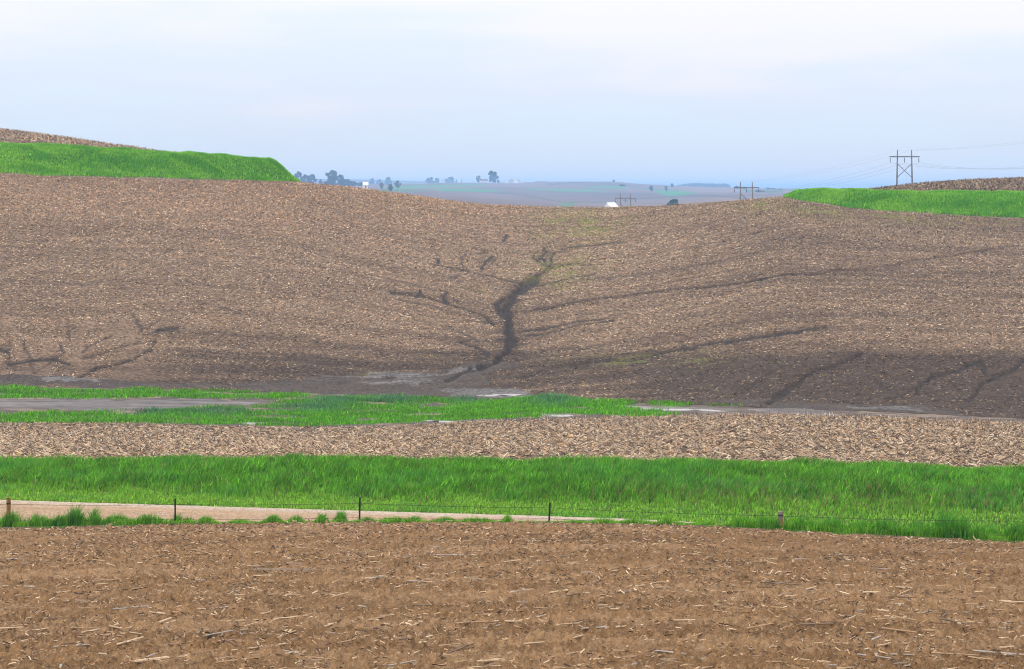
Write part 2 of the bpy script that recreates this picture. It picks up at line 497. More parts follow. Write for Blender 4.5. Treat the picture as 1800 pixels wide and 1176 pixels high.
# ------------------------------------------------------------------ grassed waterway with silt
GRASS_W = [
    [(-80, 680), (0, 681), (130, 684), (300, 686), (420, 689), (510, 693), (560, 697), (500, 700), (380, 701), (270, 698), (160, 701), (60, 698), (-80, 700)],
    [(-80, 730), (0, 729), (120, 727), (230, 722), (330, 719), (420, 716), (520, 704), (620, 699), (740, 696), (800, 703), (890, 704), (930, 696), (1010, 697), (1030, 706), (1070, 712), (1110, 722), (1190, 727), (1180, 732), (1050, 729), (960, 733), (860, 737), (760, 739), (690, 746), (600, 748), (540, 749), (450, 747), (300, 743), (150, 744), (-80, 746)],
    [(1045, 700), (1080, 696), (1118, 701), (1112, 709), (1060, 711)],
    [(1140, 705), (1200, 702), (1215, 709), (1160, 714)],
    [(1250, 705), (1282, 706), (1278, 713), (1252, 712)],
]
BARE_W = [[(720, 709), (790, 706), (800, 714), (730, 717)], [(400, 716), (540, 714), (550, 720), (430, 723)], [(190, 724), (260, 722), (250, 728), (180, 730)],
          [(1010, 720), (1060, 719), (1055, 723), (1000, 724)], [(940, 727), (1010, 728), (1000, 732), (930, 731)]]
SILT_W = [[(-80, 702), (100, 701), (250, 704), (400, 703), (475, 705), (430, 711), (330, 716), (180, 721), (-80, 717)],
          [(760, 690), (880, 689), (930, 692), (900, 701), (830, 700)]]
def wat_mask(x, Y, z=None, sp=0.0):
    z = gz(x, Y) if z is None else z
    X = (x - CX) / F * Y
    r = row_of(x, Y, z)
    jx = x + (fbm(X * .45, Y * .45, 51, 3) - .5) * 50
    jr = r + (fbm(X * .35 + 9, Y * .35, 52, 3) - .5) * 9
    if sp: jx = jx + RNG.normal(0, 12 * sp, x.shape); jr = jr + RNG.normal(0, 1.3 * sp, x.shape)
    g = np.zeros(x.shape, bool); s = np.zeros(x.shape, bool)
    for p in GRASS_W: g |= inpoly(jx, jr, p)
    for p in BARE_W: g &= ~inpoly(jx, jr, p)
    g &= fbm(X * .22 + 31, Y * .8, 58, 3) < .66
    for p in SILT_W: s |= inpoly(jx, jr, p)
    return g, s
V, Fc, gx, gY, gr = grid(cols(4), Y_wn, Y_wf, 110, 1.0, lambda x, Y, X: (fbm(X * .6, Y * .8, 53) - .5) * .12)
g, s = wat_mask(gx, gY, gz(gx, gY))
a = fbm(V[:, 0] * .15, V[:, 1] * .6, 54, 4)[:, None]
c = np.array([0.075, 0.058, 0.05]) * (.6 + .8 * a)
c = np.where(s[:, None], np.array([0.118, 0.106, 0.104]) * (.35 + 1.2 * fbm(V[:, 0] * .06, V[:, 1] * 1.1 - V[:, 0] * .02, 57, 4)[:, None]), c)
res = (fbm(V[:, 0] * .5, V[:, 1] * .9, 55, 3) > .58)[:, None] & ~s[:, None]
c = np.where(res, np.array([0.16, 0.12, 0.09]), c)
c = np.where(g[:, None], np.array([0.055, 0.10, 0.022]), c)
link('waterway', raw_mesh('waterway', V, Fc, 4, c, M_mud, True), kind='structure')

# ------------------------------------------------------------------ hillside with erosion gullies
GUL = [  # (width in m, depth in m, photo polyline)
    (1.1, .3, [(958, 436), (950, 455), (966, 469)]),
    (2.2, .55, [(966, 469), (950, 482), (920, 497), (913, 508), (899, 527), (890, 547), (893, 567), (897, 587), (902, 607), (893, 620), (867, 637), (845, 645)]),
    (0.96, .2, [(850, 643), (800, 655), (740, 660), (690, 664)]), (0.96, .15, [(845, 646), (810, 660), (790, 672)]),
    (0.9, .2, [(936, 488), (915, 501), (905, 520)]), (0.01, .0, [(958, 436), (950, 455), (966, 469), (950, 482), (920, 497), (913, 508), (899, 527), (890, 547), (893, 567), (897, 587), (902, 607), (893, 620), (867, 637), (833, 648), (800, 655)]),
    (1.0, .25, [(937, 447), (945, 460), (964, 469)]), (1.0, .2, [(972, 445), (968, 458), (966, 469)]),
    (1.6, .3, [(918, 508), (905, 518), (885, 524), (874, 540), (880, 552), (893, 565)]),
    (2.2, .2, [(940, 492), (925, 505), (917, 516)]),
    (1.1, .25, [(966, 469), (1000, 463), (1055, 466)]), (1.0, .2, [(925, 503), (965, 498), (1005, 489), (1045, 480)]),
    (1.3, .15, [(970, 447), (1000, 436), (1060, 430), (1095, 427)]),
    (1.05, .3, [(897, 552), (950, 545), (1017, 533), (1067, 525), (1133, 515), (1200, 508), (1333, 493), (1433, 482), (1533, 472), (1633, 455), (1800, 433), (1900, 420)]),
    (.96, .15, [(920, 583), (960, 578), (1017, 566), (1060, 559), (1100, 551)]),
    (1.0, .1, [(930, 590), (1010, 575), (1080, 563)]),
    (.97, .25, [(913, 664), (967, 649), (1033, 640), (1117, 630), (1150, 624), (1200, 612)]),
    (1.1, .15, [(1200, 613), (1260, 606), (1283, 604)]), (1.5, .15, [(1283, 604), (1320, 598), (1358, 590)]), (1.2, .1, [(1358, 590), (1400, 586), (1447, 573)]),
    (1.3, .3, [(1510, 622), (1473, 640), (1433, 657), (1400, 675), (1367, 697), (1347, 710)]),
    (1.0, .2, [(1800, 633), (1750, 667), (1718, 681), (1702, 703)]), (.96, .2, [(1727, 633), (1680, 657), (1640, 662), (1617, 673), (1607, 693)]),
    (1.0, .2, [(1728, 642), (1734, 660)]), (0.8, .2, [(1533, 667), (1552, 688)]), (0.7, .2, [(1355, 655), (1330, 672), (1310, 690)]), (0.7, .2, [(1605, 680), (1585, 697), (1560, 704)]),
    (.96, .15, [(910, 497), (867, 485), (813, 475), (767, 467)]), (0.7, .12, [(905, 500), (853, 489), (813, 480), (780, 474)]),
    (1.0, .2, [(872, 572), (857, 560), (833, 548), (783, 532), (733, 522), (683, 513)]), (0.8, .1, [(868, 572), (833, 557), (767, 543), (700, 527)]),
    (1.2, .2, [(857, 624), (837, 615), (813, 602)]),
    (0.9, .15, [(818, 448), (813, 473), (800, 489)]), (1.0, .15, [(787, 512), (780, 533)]), (1.0, .15, [(771, 455), (772, 464)]), (0.9, .1, [(850, 440), (840, 448)]), (1.0, .15, [(735, 512), (733, 524)]),
    (1.2, .1, [(865, 450), (850, 462), (848, 475)]), (1.0, .1, [(888, 412), (886, 425)]), (.8, .1, [(930, 405), (940, 415), (955, 412)]),
    (.94, .15, [(233, 553), (250, 581)]), (.7, .15, [(277, 563), (260, 577)]), (1.2, .1, [(307, 578), (277, 581)]), (.94, .2, [(270, 598), (264, 622)]),
    (1.0, .2, [(264, 617), (213, 640), (173, 648), (143, 664)]), (.9, .2, [(195, 593), (150, 618)]), (.9, .2, [(243, 603), (193, 617), (150, 628)]),
    (0.7, .2, [(100, 607), (110, 621), (67, 651)]), (0.7, .2, [(12, 610), (27, 650)]), (0.7, .2, [(40, 603), (53, 621), (63, 655)]), (0.5, .15, [(117, 573), (123, 601)]),
    (0.7, .1, [(640, 482), (720, 500), (800, 526), (850, 545)]), (0.6, .1, [(720, 560), (790, 580), (850, 600)]),
    (0.55, .1, [(866, 384), (870, 394)]), (0.55, .1, [(852, 398), (858, 408)]), (0.55, .1, [(906, 400), (912, 410)]), (0.5, .1, [(932, 404), (940, 414), (950, 412)]), (0.5, .1, [(955, 392), (962, 406), (966, 414)]), (0.5, .1, [(945, 405), (948, 415)]), (0.55, .1, [(826, 425), (836, 436)]), (0.6, .1, [(842, 436), (852, 444)]), (0.55, .1, [(758, 440), (766, 448)]), (0.55, .1, [(735, 440), (742, 448)]), (0.6, .1, [(866, 455), (858, 470)]), (0.55, .1, [(878, 462), (870, 476)]), (0.55, .1, [(690, 500), (700, 512)]), (0.5, .1, [(984, 386), (990, 400)]),
    (0.8, .1, [(343, 530), (417, 551)]), (1.0, .1, [(20, 640), (90, 632), (120, 640)]), (1.2, .1, [(-40, 590), (10, 620)]),
]
GW = []
for w_, d_, pl in GUL:
    GW.append((w_, d_, [at_px(px, py, 150, 400)[:2] for px, py in pl]))
def gully(X, Y):
    m = np.zeros(X.shape); dep = np.zeros(X.shape); halo = np.zeros(X.shape)
    rag = fbm(X * .9, Y * .45, 73, 3)
    wob = 0.75 + 0.5 * fbm(X * .25, Y * .2, 61, 3)
    jx = X + (fbm(X * .5, Y * .16, 62, 4) - .5) * 1.5
    jy = Y + (fbm(X * .35 + 50, Y * .15, 63, 4) - .5) * 3.0
    for w_, d_, pl in GW:
        px = np.array(pl)
        sel = np.nonzero((X > px[:, 0].min() - 6) & (X < px[:, 0].max() + 6) & (Y > px[:, 1].min() - 6) & (Y < px[:, 1].max() + 6))[0]
        if not len(sel): continue
        d = seg_dist(jx[sel], jy[sel], pl, 1.45, .62)
        k = 1 - sstep(0.22, 0.56, d / (w_ * wob[sel]))
        k = k * (.68 * sstep(.16, .40, rag[sel]) if w_ < .95 else .8 + .2 * sstep(.2, .4, rag[sel]))
        if w_ >= .95: halo[sel] = np.maximum(halo[sel], (1 - sstep(.3, 1.7, d / w_)) * (.9 if w_ > 1.9 else .35))
        m[sel] = np.maximum(m[sel], k); dep[sel] = np.maximum(dep[sel], k * d_)
    HALO[0] = halo
    return m, dep
HALO = [None]
MUD_H = [[(420, 672), (560, 662), (700, 655), (790, 650), (860, 640), (905, 628), (890, 645), (860, 660), (850, 672), (880, 690), (930, 704), (700, 704), (560, 694), (430, 690)],
         [(-80, 656), (120, 662), (300, 672), (430, 676), (430, 684), (200, 681), (-80, 676)], [(1230, 706), (1400, 705), (1560, 712), (1700, 722), (1700, 734), (1400, 724)]]
SILT_H = [[(540, 664), (660, 656), (800, 652), (840, 650), (780, 659), (640, 664)], [(640, 672), (720, 668), (800, 668), (760, 676), (660, 678)], [(770, 684), (860, 680), (930, 692), (930, 702), (800, 698)],
          [(60, 664), (180, 664), (180, 672), (60, 672)], [(1480, 714), (1620, 718), (1640, 723), (1500, 719)], [(690, 660), (770, 655), (745, 664), (700, 668)]]
GREEN_H = [((1015, 392), 80, 28, 1.3), ((985, 470), 65, 28, .8), ((990, 500), 26, 12, .8), ((1350, 362), 50, 10, 1.0), ((1440, 372), 60, 9, 1.0), ((1560, 384), 90, 7, .95), ((1700, 392), 120, 6, .4), ((1740, 386), 100, 5, .35),
           ((950, 400), 40, 12, .5), ((1150, 632), 130, 10, .6), ((1080, 636), 60, 8, .5), ((845, 515), 30, 10, .35), ((760, 625), 22, 8, .35), ((640, 655), 18, 5, .3), ((1300, 360), 40, 6, .5), ((1240, 625), 60, 8, .4), ((700, 352), 40, 5, .15)]
def green_h(x, r):
    g = np.zeros(x.shape)
    for (cx, cy), sx, sy, k in GREEN_H:
        g = np.maximum(g, k * np.exp(-((x - cx) / sx) ** 2 - ((r - cy) / sy) ** 2))
    return g
def hill_info(x, Y):
    X = (x - CX) / F * Y
    r = row_of(x, Y, gz(x, Y))
    m, dep = gully(X, Y)
    halo = HALO[0] * (.5 + fbm(X * .6, Y * .3, 74, 3))
    jr = r + (fbm(X * .2, Y * .35, 64, 4) - .5) * 16
    jx = x + (fbm(X * .2 + 7, Y * .3, 65, 3) - .5) * 70
    mud = np.zeros(x.shape, bool); silt = np.zeros(x.shape, bool)
    for p in MUD_H: mud |= inpoly(jx, jr, p)
    for p in SILT_H: silt |= inpoly(jx, jr, p)
    # damp, residue-poor ground towards the foot of the slope and in the hollow
    broad = fbm(X * .035, Y * .07, 66, 4)
    band = fbm(X * .03 + 5, Y * .22, 67, 4)
    rowl = fbm(X * .008 + 9, Y * .6 + .00025 * X * X, 72, 2)
    wet = 0.62 * sstep(585, 685, r + (broad - .5) * 110) + 0.20 * sstep(850, 1500, x) + 0.6 * (band - .5) + .4 * (broad - .5) + .75 * (rowl - .5)
    wet = wet + 0.30 * np.exp(-((x - 880) / 120) ** 2 - ((r - 610) / 50) ** 2)
    wet = wet + .10 + .30 * np.exp(-((x - 1500) / 380) ** 2 - ((r - 408) / 20) ** 2) + .16 * np.exp(-((x - 120) / 300) ** 2 - ((r - 400) / 14) ** 2) + .10 * sstep(1000, 1400, x) + .30 * sstep(618, 640, r + (broad - .5) * 40) * sstep(1050, 1250, x) + .10 * sstep(560, 640, r) - 0.30 * sstep(430, 330, r) * sstep(1150, 700, x) - .28 * np.exp(-((x - 1560) / 260) ** 2 - ((r - 592) / 22) ** 2)
    return X, r, m, dep, mud, silt, np.clip(wet + .55 * halo, 0, 1)
SOIL_WET = np.array([0.052, 0.034, 0.0235]); SOIL_DRY = np.array([0.170, 0.113, 0.074])
def hill_color(x, Y):
    X, r, m, dep, mud, silt, wet = hill_info(x, Y)
    n = fbm(X * .5, Y * .9, 68, 4)[:, None]
    c = (SOIL_DRY * (1 - wet[:, None]) + SOIL_WET * wet[:, None]) * (.7 + .6 * n)
    c = c * (1 - m[:, None]) + np.array([0.030, 0.022, 0.018]) * m[:, None]
    red = (m * sstep(1380, 1560, x) * sstep(500, 470, r))[:, None]
    c = c * (1 - red) + np.array([0.105, 0.065, 0.045]) * red
    c = np.where(mud[:, None], np.where(m[:, None] > .5, np.array([0.026, 0.020, 0.017]), np.array([0.062, 0.048, 0.040])) * (.7 + .6 * n), c)
    c = np.where(silt[:, None], np.array([0.125, 0.112, 0.108]) * (.4 + .95 * n), c)
    g = (green_h(x, r) * sstep(.42, .6, fbm(X * .35, Y * .8, 69, 3)))[:, None]
    return c * (1 - np.clip(g, 0, 1) * .7) + np.array([0.16, 0.17, 0.035]) * np.clip(g, 0, 1) * .7
def hill_disp(x, Y, X):
    m, dep = gully(X.ravel(), Y.ravel())
    n = (fbm(X * .7, Y * .7, 70, 3) - .5) * .22 + (fbm(X * .12, Y * .2, 71, 2) - .5) * .35
    return n * sstep(0, 6, Y - ci(Y_wf, x)) - dep.reshape(X.shape)
V, Fc, gx, gY, gr = grid(cols(3.2), Y_wf, Y_c, 250, 1.0, hill_disp)
link('hillside', raw_mesh('hillside', V, Fc, 4, hill_color(gx, gY), M_hill, True), kind='structure')

# terraces and the land just behind the crest: three stretches
def stretch(x0, x1, step):
    return np.arange(x0, x1 + .1, step)
def band_sheet(name, xs, Ya, Yb, nrow, colf, mat, dispf=None):
    V, Fc, gx, gY, gr = grid(xs, Ya, Yb, nrow, 1.0, dispf)
    return link(name, raw_mesh(name, V, Fc, 4, colf(V, gx, gY), mat, True), kind='structure')
def terr_col(V, x, Y):
    n = fbm(V[:, 0] * .4, V[:, 1] * .8, 81)[:, None]
    f = (Y - ci(Y_c, x)) / (ci(Y_t, x) - ci(Y_c, x))
    foot = (1 - sstep(.03, .10, f + (fbm(V[:, 0] * .5, V[:, 1] * 0 + 3, 82) - .5) * .16))[:, None]
    return TURF * (.8 + .5 * n) * (1 - foot) + np.array([0.17, 0.125, 0.10]) * foot
tdisp = lambda x, Y, X: (fbm(X * .25, Y * .25, 83, 3) - .5) * .5
band_sheet('terrace', stretch(-900, 530, 5), Y_c, Y_t, 24, terr_col, M_turf, tdisp)
band_sheet('terrace', stretch(1376, 2700, 5), Y_c, Y_t, 24, terr_col, M_turf, tdisp)
hc = lambda V, x, Y: hill_color(x, Y)
band_sheet('hill_crest', stretch(530, 1376, 6), Y_c, Y_t, 6, hc, M_hill)
up = lambda V, x, Y: np.array([0.145, 0.105, 0.078]) * (.7 + .6 * fbm(V[:, 0] * .3, V[:, 1] * .5, 84)[:, None]) * (1 - .38 * sstep(900, 1300, x))[:, None]
band_sheet('upper_field', stretch(-900, 2700, 6), Y_t, Y_r, 50, up, M_hill, lambda x, Y, X: (fbm(X * .5, Y * .5, 85, 3) - .5) * .2)

# ------------------------------------------------------------------ distant valley and hills
FIELD_F = np.array([0.12, 0.092, 0.085])
STRIPS = [([(760, 331.5), (830, 332), (893, 335), (860, 337), (770, 335.5)], (0.03, 0.17, 0.04)),
          ([(914, 331), (960, 332), (1030, 334), (1072, 336.5), (1020, 337.2), (950, 334.5)], (0.03, 0.18, 0.05)),
          ([(1015, 328), (1060, 327.5), (1110, 328.5), (1090, 331.5), (1040, 330.5)], (0.03, 0.18, 0.05)),
          ([(660, 330), (720, 327), (780, 325), (850, 323.5), (860, 325.5), (780, 328), (700, 333)], (0.04, 0.17, 0.05)),
          ([(982, 367), (985, 359), (996, 355), (1014, 355), (1008, 360), (1002, 367)], (0.05, 0.12, 0.05)),
          ([(1150, 334.5), (1200, 336), (1230, 339), (1180, 345), (1160, 341)], (0.03, 0.16, 0.05)),
          ([(1108, 330), (1190, 333), (1180, 334.5), (1120, 332.5)], (0.05, 0.11, 0.05)),
          ([(1300, 333), (1380, 334), (1370, 340), (1310, 337)], (0.06, 0.10, 0.05)),
          ([(640, 334), (760, 334), (760, 336), (640, 339)], (0.05, 0.11, 0.045))]
DITCH = [[(875, 340), (893, 339.5), (912, 342), (945, 347), (985, 355), (1010, 355.5), (1075, 355.5), (1120, 350)], [(1120, 350), (1175, 345.5), (1220, 343), (1260, 344), (1330, 351)], [(965, 325), (1000, 321), (1040, 319.5)]]
V, Fc, gx, gY, gr = grid(cols(6, 40, (300, 1560)), Y_r, np.full_like(XC, 16200.0), 320, 2.4, lambda x, Y, X: (fbm(X * .01, Y * .006, 91, 3) - .5) * np.clip((Y - 500) / 400, 0, 1) * .9)
n = fbm(V[:, 0] * .005, V[:, 1] * .0025, 92, 4)[:, None]
c = FIELD_F * (.45 + 1.1 * n)
gl = (fbm(V[:, 0] * .003 + 3, V[:, 1] * .002, 93, 3) > .60)[:, None] & (gY > 4400)[:, None]
c = np.where(gl, np.array([0.06, 0.11, 0.045]), c)
vis = gY > 1000
for p, colr in STRIPS:
    c = np.where((inpoly(gx, gr, p) & vis)[:, None], np.array(colr), c)
for pl in DITCH:
    c = np.where(((seg_dist(gx, gr * 3, [(a_, b_ * 3) for a_, b_ in pl]) < 2.2) & vis)[:, None], np.array([0.04, 0.055, 0.035]), c)
link('distant_hills', raw_mesh('distant_hills', V, Fc, 4, c, M_far, True), kind='structure')

# ------------------------------------------------------------------ scatter builders
def blades(name, P, h, w, colr, label, bend=(0.15, 0.55), wind=(0.12, 0.0), tip=1.06):
    n = len(P)
    ang = RNG.uniform(0, 2 * math.pi, n)
    la = RNG.uniform(0, 2 * math.pi, n); lm = RNG.uniform(bend[0], bend[1], n) * h
    lx = np.cos(la) * lm + wind[0] * h; ly = np.sin(la) * lm + wind[1] * h
    dx = np.cos(ang) * w * .5; dy = np.sin(ang) * w * .5
    V = np.empty((n, 5, 3))
    V[:, 0] = P + np.stack([-dx, -dy, np.full(n, -.04)], 1)
    V[:, 1] = P + np.stack([dx, dy, np.full(n, -.04)], 1)
    mid = P + np.stack([lx * .32, ly * .32, h * .58], 1)
    V[:, 2] = mid + np.stack([-dx * .85, -dy * .85, 0 * dx], 1)
    V[:, 3] = mid + np.stack([dx * .85, dy * .85, 0 * dx], 1)
    V[:, 4] = P + np.stack([lx, ly, h * (1 - .35 * (lm / h) ** 2)], 1)
    b = np.arange(n)[:, None] * 5
    Fc = np.concatenate([b + [0, 1, 3], b + [0, 3, 2], b + [2, 3, 4]], 1).reshape(-1, 3)
    C = np.repeat(colr[:, None, :], 5, 1)
    C[:, 4] *= tip
    me = raw_mesh(name, V.reshape(-1, 3), Fc, 3, C.reshape(-1, 3), M_blade)
    return link(name, me, kind='stuff', label=label)

def bits(name, P, ln, wd, colr, label, tilt=0.25, ang=None, mat=None):
    """short flat pieces of straw: folded strips lying about"""
    n = len(P)
    if ang is None: ang = RNG.uniform(0, math.pi, n)
    pit = RNG.normal(0, tilt, n); rol = RNG.uniform(-1.1, 1.1, n)
    a = np.stack([np.cos(ang) * np.cos(pit), np.sin(ang) * np.cos(pit), np.sin(pit)], 1) * (ln * .5)[:, None]
    s = np.stack([-np.sin(ang) * np.cos(rol), np.cos(ang) * np.cos(rol), np.sin(rol)], 1) * (wd * .5)[:, None]
    C0 = P + np.stack([0 * ln, 0 * ln, np.abs(a[:, 2]) + wd * .25], 1)
    V = np.stack([C0 - a - s, C0 + a - s * .7, C0 + a + s * .7, C0 - a + s], 1)
    b = np.arange(n)[:, None] * 4
    Fc = b + np.array([[0, 1, 2, 3]])
    C = np.repeat(colr[:, None, :], 4, 1)
    return link(name, raw_mesh(name, V.reshape(-1, 3), Fc, 4, C.reshape(-1, 3), mat or M_straw), kind='stuff', label=label)

def sample(n, x0, x1, A, B):
    """points spread evenly over the ground between two distance lines"""
    x = RNG.uniform(x0, x1, n * 2)
    a = ci(A, x); b = ci(B, x)
    Y = a + (b - a) * RNG.uniform(0, 1, n * 2)
    p = Y * (b - a); keep = RNG.uniform(0, 1, n * 2) < p / p.max()
    return x[keep], Y[keep]

STRAW_AND_SHADE = np.array([[0.43, 0.30, 0.19], [0.54, 0.43, 0.30], [0.29, 0.20, 0.13], [0.26, 0.215, 0.175], [0.07, 0.048, 0.034], [0.38, 0.24, 0.14]])  # darkest tone: soil clods, doubling as painted shadow gaps between pieces
def straw_shade_col(n, p):
    c = STRAW_AND_SHADE[RNG.choice(len(STRAW_AND_SHADE), n, p=p)]
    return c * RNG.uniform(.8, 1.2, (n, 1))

# ------------------------------------------------------------------ crop residue
# hillside
x, Y = sample(330000, -95, 1895, Y_wf, Y_c)
X, r, m, dep, mud, silt, wet = hill_info(x, Y)
clump = fbm(X * .25, Y * .45, 101, 3)
bare = sstep(330, 180, x) * sstep(535, 600, r) * (1 - .5 * sstep(655, 665, r))
patch = fbm(X * .42 + Y * .05, Y * .11, 105, 4)
clump = clump + bare * 3.4 * (sstep(.40, .56, patch) - .75)
head = np.exp(-((x - 1000) / 130) ** 2 - ((r - 388) / 34) ** 2)
clump = clump + head * .55 * np.sin(2 * math.pi * (X + .065 * (Y - 350)) / .95)
k = RNG.uniform(0, 1, len(x)) < np.clip(1.12 - 0.80 * wet - 2.2 * m - .9 * mud - .8 * silt + (clump - .5) * .9, 0.0, 1)
x, Y, X, r, wet = x[k], Y[k], X[k], r[k], wet[k]
P = np.stack([X, Y, gz(x, Y)], 1)
P[:, 2] += (fbm(X * .7, Y * .7, 70, 3) - .5) * .22 + (fbm(X * .12, Y * .2, 71, 2) - .5) * .35
c = straw_shade_col(len(P), [.21, .11, .18, .15, .26, .09]) * (1.36 - .72 * wet)[:, None]  # the dark share paints in shadow between the residue
warm = (sstep(480, 340, r) * sstep(1200, 800, x))[:, None] * .5
c = c * (1 - warm) + c * np.array([1.22, 1.0, 0.84]) * warm
gm = RNG.uniform(0, 1, len(P)) < green_h(x, r) * .5 * sstep(.4, .6, fbm(X * .35, Y * .8, 69, 3))
c[gm] = np.array([0.25, 0.26, 0.06]) * RNG.uniform(.7, 1.2, (gm.sum(), 1))
sz = np.interp(Y, [165, 340], [1.0, 1.25])
bits('corn_residue', P, RNG.uniform(.10, .34, len(P)) * sz, RNG.uniform(.04, .095, len(P)) * sz, c, 'pale corn residue and dark shade-toned flecks littering the eroded hillside')
# upper fields left and right behind the terraces
x1, Y1_ = sample(10000, -90, 330, Y_t, Y_r); x2, Y2_ = sample(13000, 1480, 1900, Y_t, Y_r)
x = np.concatenate([x1, x2]); Y = np.concatenate([Y1_, Y2_])
X = (x - CX) / F * Y
P = np.stack([X, Y, gz(x, Y)], 1)
c = straw_shade_col(len(P), [.22, .15, .18, .12, .25, .08]) * (1 - .3 * (x > 900))[:, None]
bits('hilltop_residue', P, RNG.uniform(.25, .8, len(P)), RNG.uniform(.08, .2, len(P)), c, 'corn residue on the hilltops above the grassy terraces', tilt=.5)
# upright stubs along the hillside crest
x, Y = sample(10000, -30, 1830, Y_c - 35, Y_c + 1)
X = (x - CX) / F * Y
P = np.stack([X, Y, gz(x, Y) + .02], 1)
def stubs(name, P, h, w, colr, label, lean=.35):
    n = len(P)
    la = RNG.uniform(0, 2 * math.pi, n); lm = np.abs(RNG.normal(0, lean, n)) * h
    top = P + np.stack([np.cos(la) * lm, np.sin(la) * lm, h * np.ones(n)], 1)
    V = np.empty((n, 6, 3))
    for q in range(3):
        a_ = q * 2.094 + la
        o = np.stack([np.cos(a_) * w * .5, np.sin(a_) * w * .5, 0 * w], 1)
        V[:, q] = P + o - [0, 0, .05]; V[:, 3 + q] = top + o * .8
    b = np.arange(n)[:, None] * 6
    Fc = np.concatenate([b + [0, 1, 4], b + [0, 4, 3], b + [1, 2, 5], b + [1, 5, 4], b + [2, 0, 3], b + [2, 3, 5], b + [3, 4, 5]], 1).reshape(-1, 3)
    return link(name, raw_mesh(name, V.reshape(-1, 3), Fc, 3, np.repeat(colr[:, None, :], 6, 1).reshape(-1, 3), M_straw), kind='stuff', label=label)
stubs('hill_stubble', P, RNG.uniform(.15, .45, len(P)), RNG.uniform(.03, .06, len(P)), straw_shade_col(len(P), [.2, .1, .25, .2, .2, .05]), 'short upright corn stubs near the hill crest')

# near stubble strip
x, Y = sample(95000, -140, 1940, Y_st - 1, Y_wn)
X = (x - CX) / F * Y
k = RNG.uniform(0, 1, len(x)) < np.clip(.35 + 1.2 * fbm(X * .3, Y * .5, 104, 3), 0, 1)
x, Y, X = x[k], Y[k], X[k]
zz = gz(x, Y) + (fbm(X * .9, Y * .9, 41) - .5) * .16
P = np.stack([X, Y, zz], 1)
c = straw_shade_col(len(P), [.21, .18, .16, .12, .25, .08]) * 1.05
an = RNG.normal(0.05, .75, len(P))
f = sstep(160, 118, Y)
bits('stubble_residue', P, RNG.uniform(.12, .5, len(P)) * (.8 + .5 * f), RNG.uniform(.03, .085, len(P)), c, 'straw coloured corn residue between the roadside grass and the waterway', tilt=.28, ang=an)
rows = []
for rowi in range(56):                                    # standing stubs keep their planted rows
    t0 = rowi / 55.0
    nn = 300
    xx = RNG.uniform(-140, 1940, nn)
    yy = ci(Y_st, xx) + (ci(Y_wn, xx) - ci(Y_st, xx)) * t0 + RNG.normal(0, .05, nn)
    keep = RNG.uniform(0, 1, nn) < (0.08 + .65 * sstep(.80, .95, t0) * sstep(600, 900, xx) + .12 * t0)
    rows.append(np.stack([xx[keep], yy[keep]], 1))
q = np.vstack(rows); x, Y = q[:, 0], q[:, 1]
P = np.stack([(x - CX) / F * Y, Y, gz(x, Y)], 1)
stubs('stubble', P, RNG.uniform(.16, .42, len(P)), RNG.uniform(.03, .065, len(P)), straw_shade_col(len(P), [.12, .08, .25, .2, .3, .05]), 'upright cut corn stubs standing in rows along the silt', .3)

# ------------------------------------------------------------------ grass
def gcol(n, a, b, var=.2):
    t_ = RNG.uniform(0, 1, (n, 1))
    return (np.array(a) * (1 - t_) + np.array(b) * t_) * np.exp(RNG.normal(-.03, .30, (n, 1)))  # brightness spread per blade paints in the dark shadow gaps
G1, G2, G3 = (0.040, 0.17, 0.006), (0.145, 0.37, 0.028), (0.235, 0.42, 0.045)
# tall roadside bank
x, Y = sample(92000, -160, 1960, Y_rf - .1, Y_st - .2)
X = (x - CX) / F * Y
f = (Y - ci(Y_rf, x)) / (ci(Y_st, x) - ci(Y_rf, x))
cl = fbm(X * .35, Y * .5, 111, 3)
hgt = (.20 + .62 * sstep(.16, .42, f + (cl - .5) * .22)) * (.62 + .75 * cl) * RNG.uniform(.65, 1.15, len(x))
hgt *= (1 - .35 * sstep(.93, 1.0, f)) * (.72 + .62 * fbm(X * .22 + 70, Y * .25, 115, 3))
str_ = fbm(X * 2.2, Y * .8, 116, 3)
c = gcol(len(x), G1, G2)
c = c * (.78 + .44 * sstep(.3, .7, str_))[:, None]  # darker streaks put the shade between clumps into the colour
low = (1 - sstep(.14, .40, f + (cl - .5) * .2))[:, None]
c = c * (1 - low * .9) + gcol(len(x), G2, (.26, .44, .055)) * low * .9
blue = sstep(.55, .75, fbm(X * .18 + 30, Y * .4, 112, 3))[:, None] * .4
c = c * (1 - blue) + gcol(len(x), (0.03, 0.18, 0.02), (0.10, 0.36, 0.06)) * blue
dry = RNG.uniform(0, 1, len(x)) < .035 * (1 + 4 * sstep(.2, .3, f) * sstep(.5, .4, f) * sstep(900, 1300, x))
c[dry] = np.array([0.25, 0.20, 0.09]) * RNG.uniform(.6, 1.2, (dry.sum(), 1))
blades('tall_grass', np.stack([X, Y, gz(x, Y)], 1), hgt, RNG.uniform(.03, .085, len(x)), c, 'tall lush green grass on the bank beyond the gravel road')
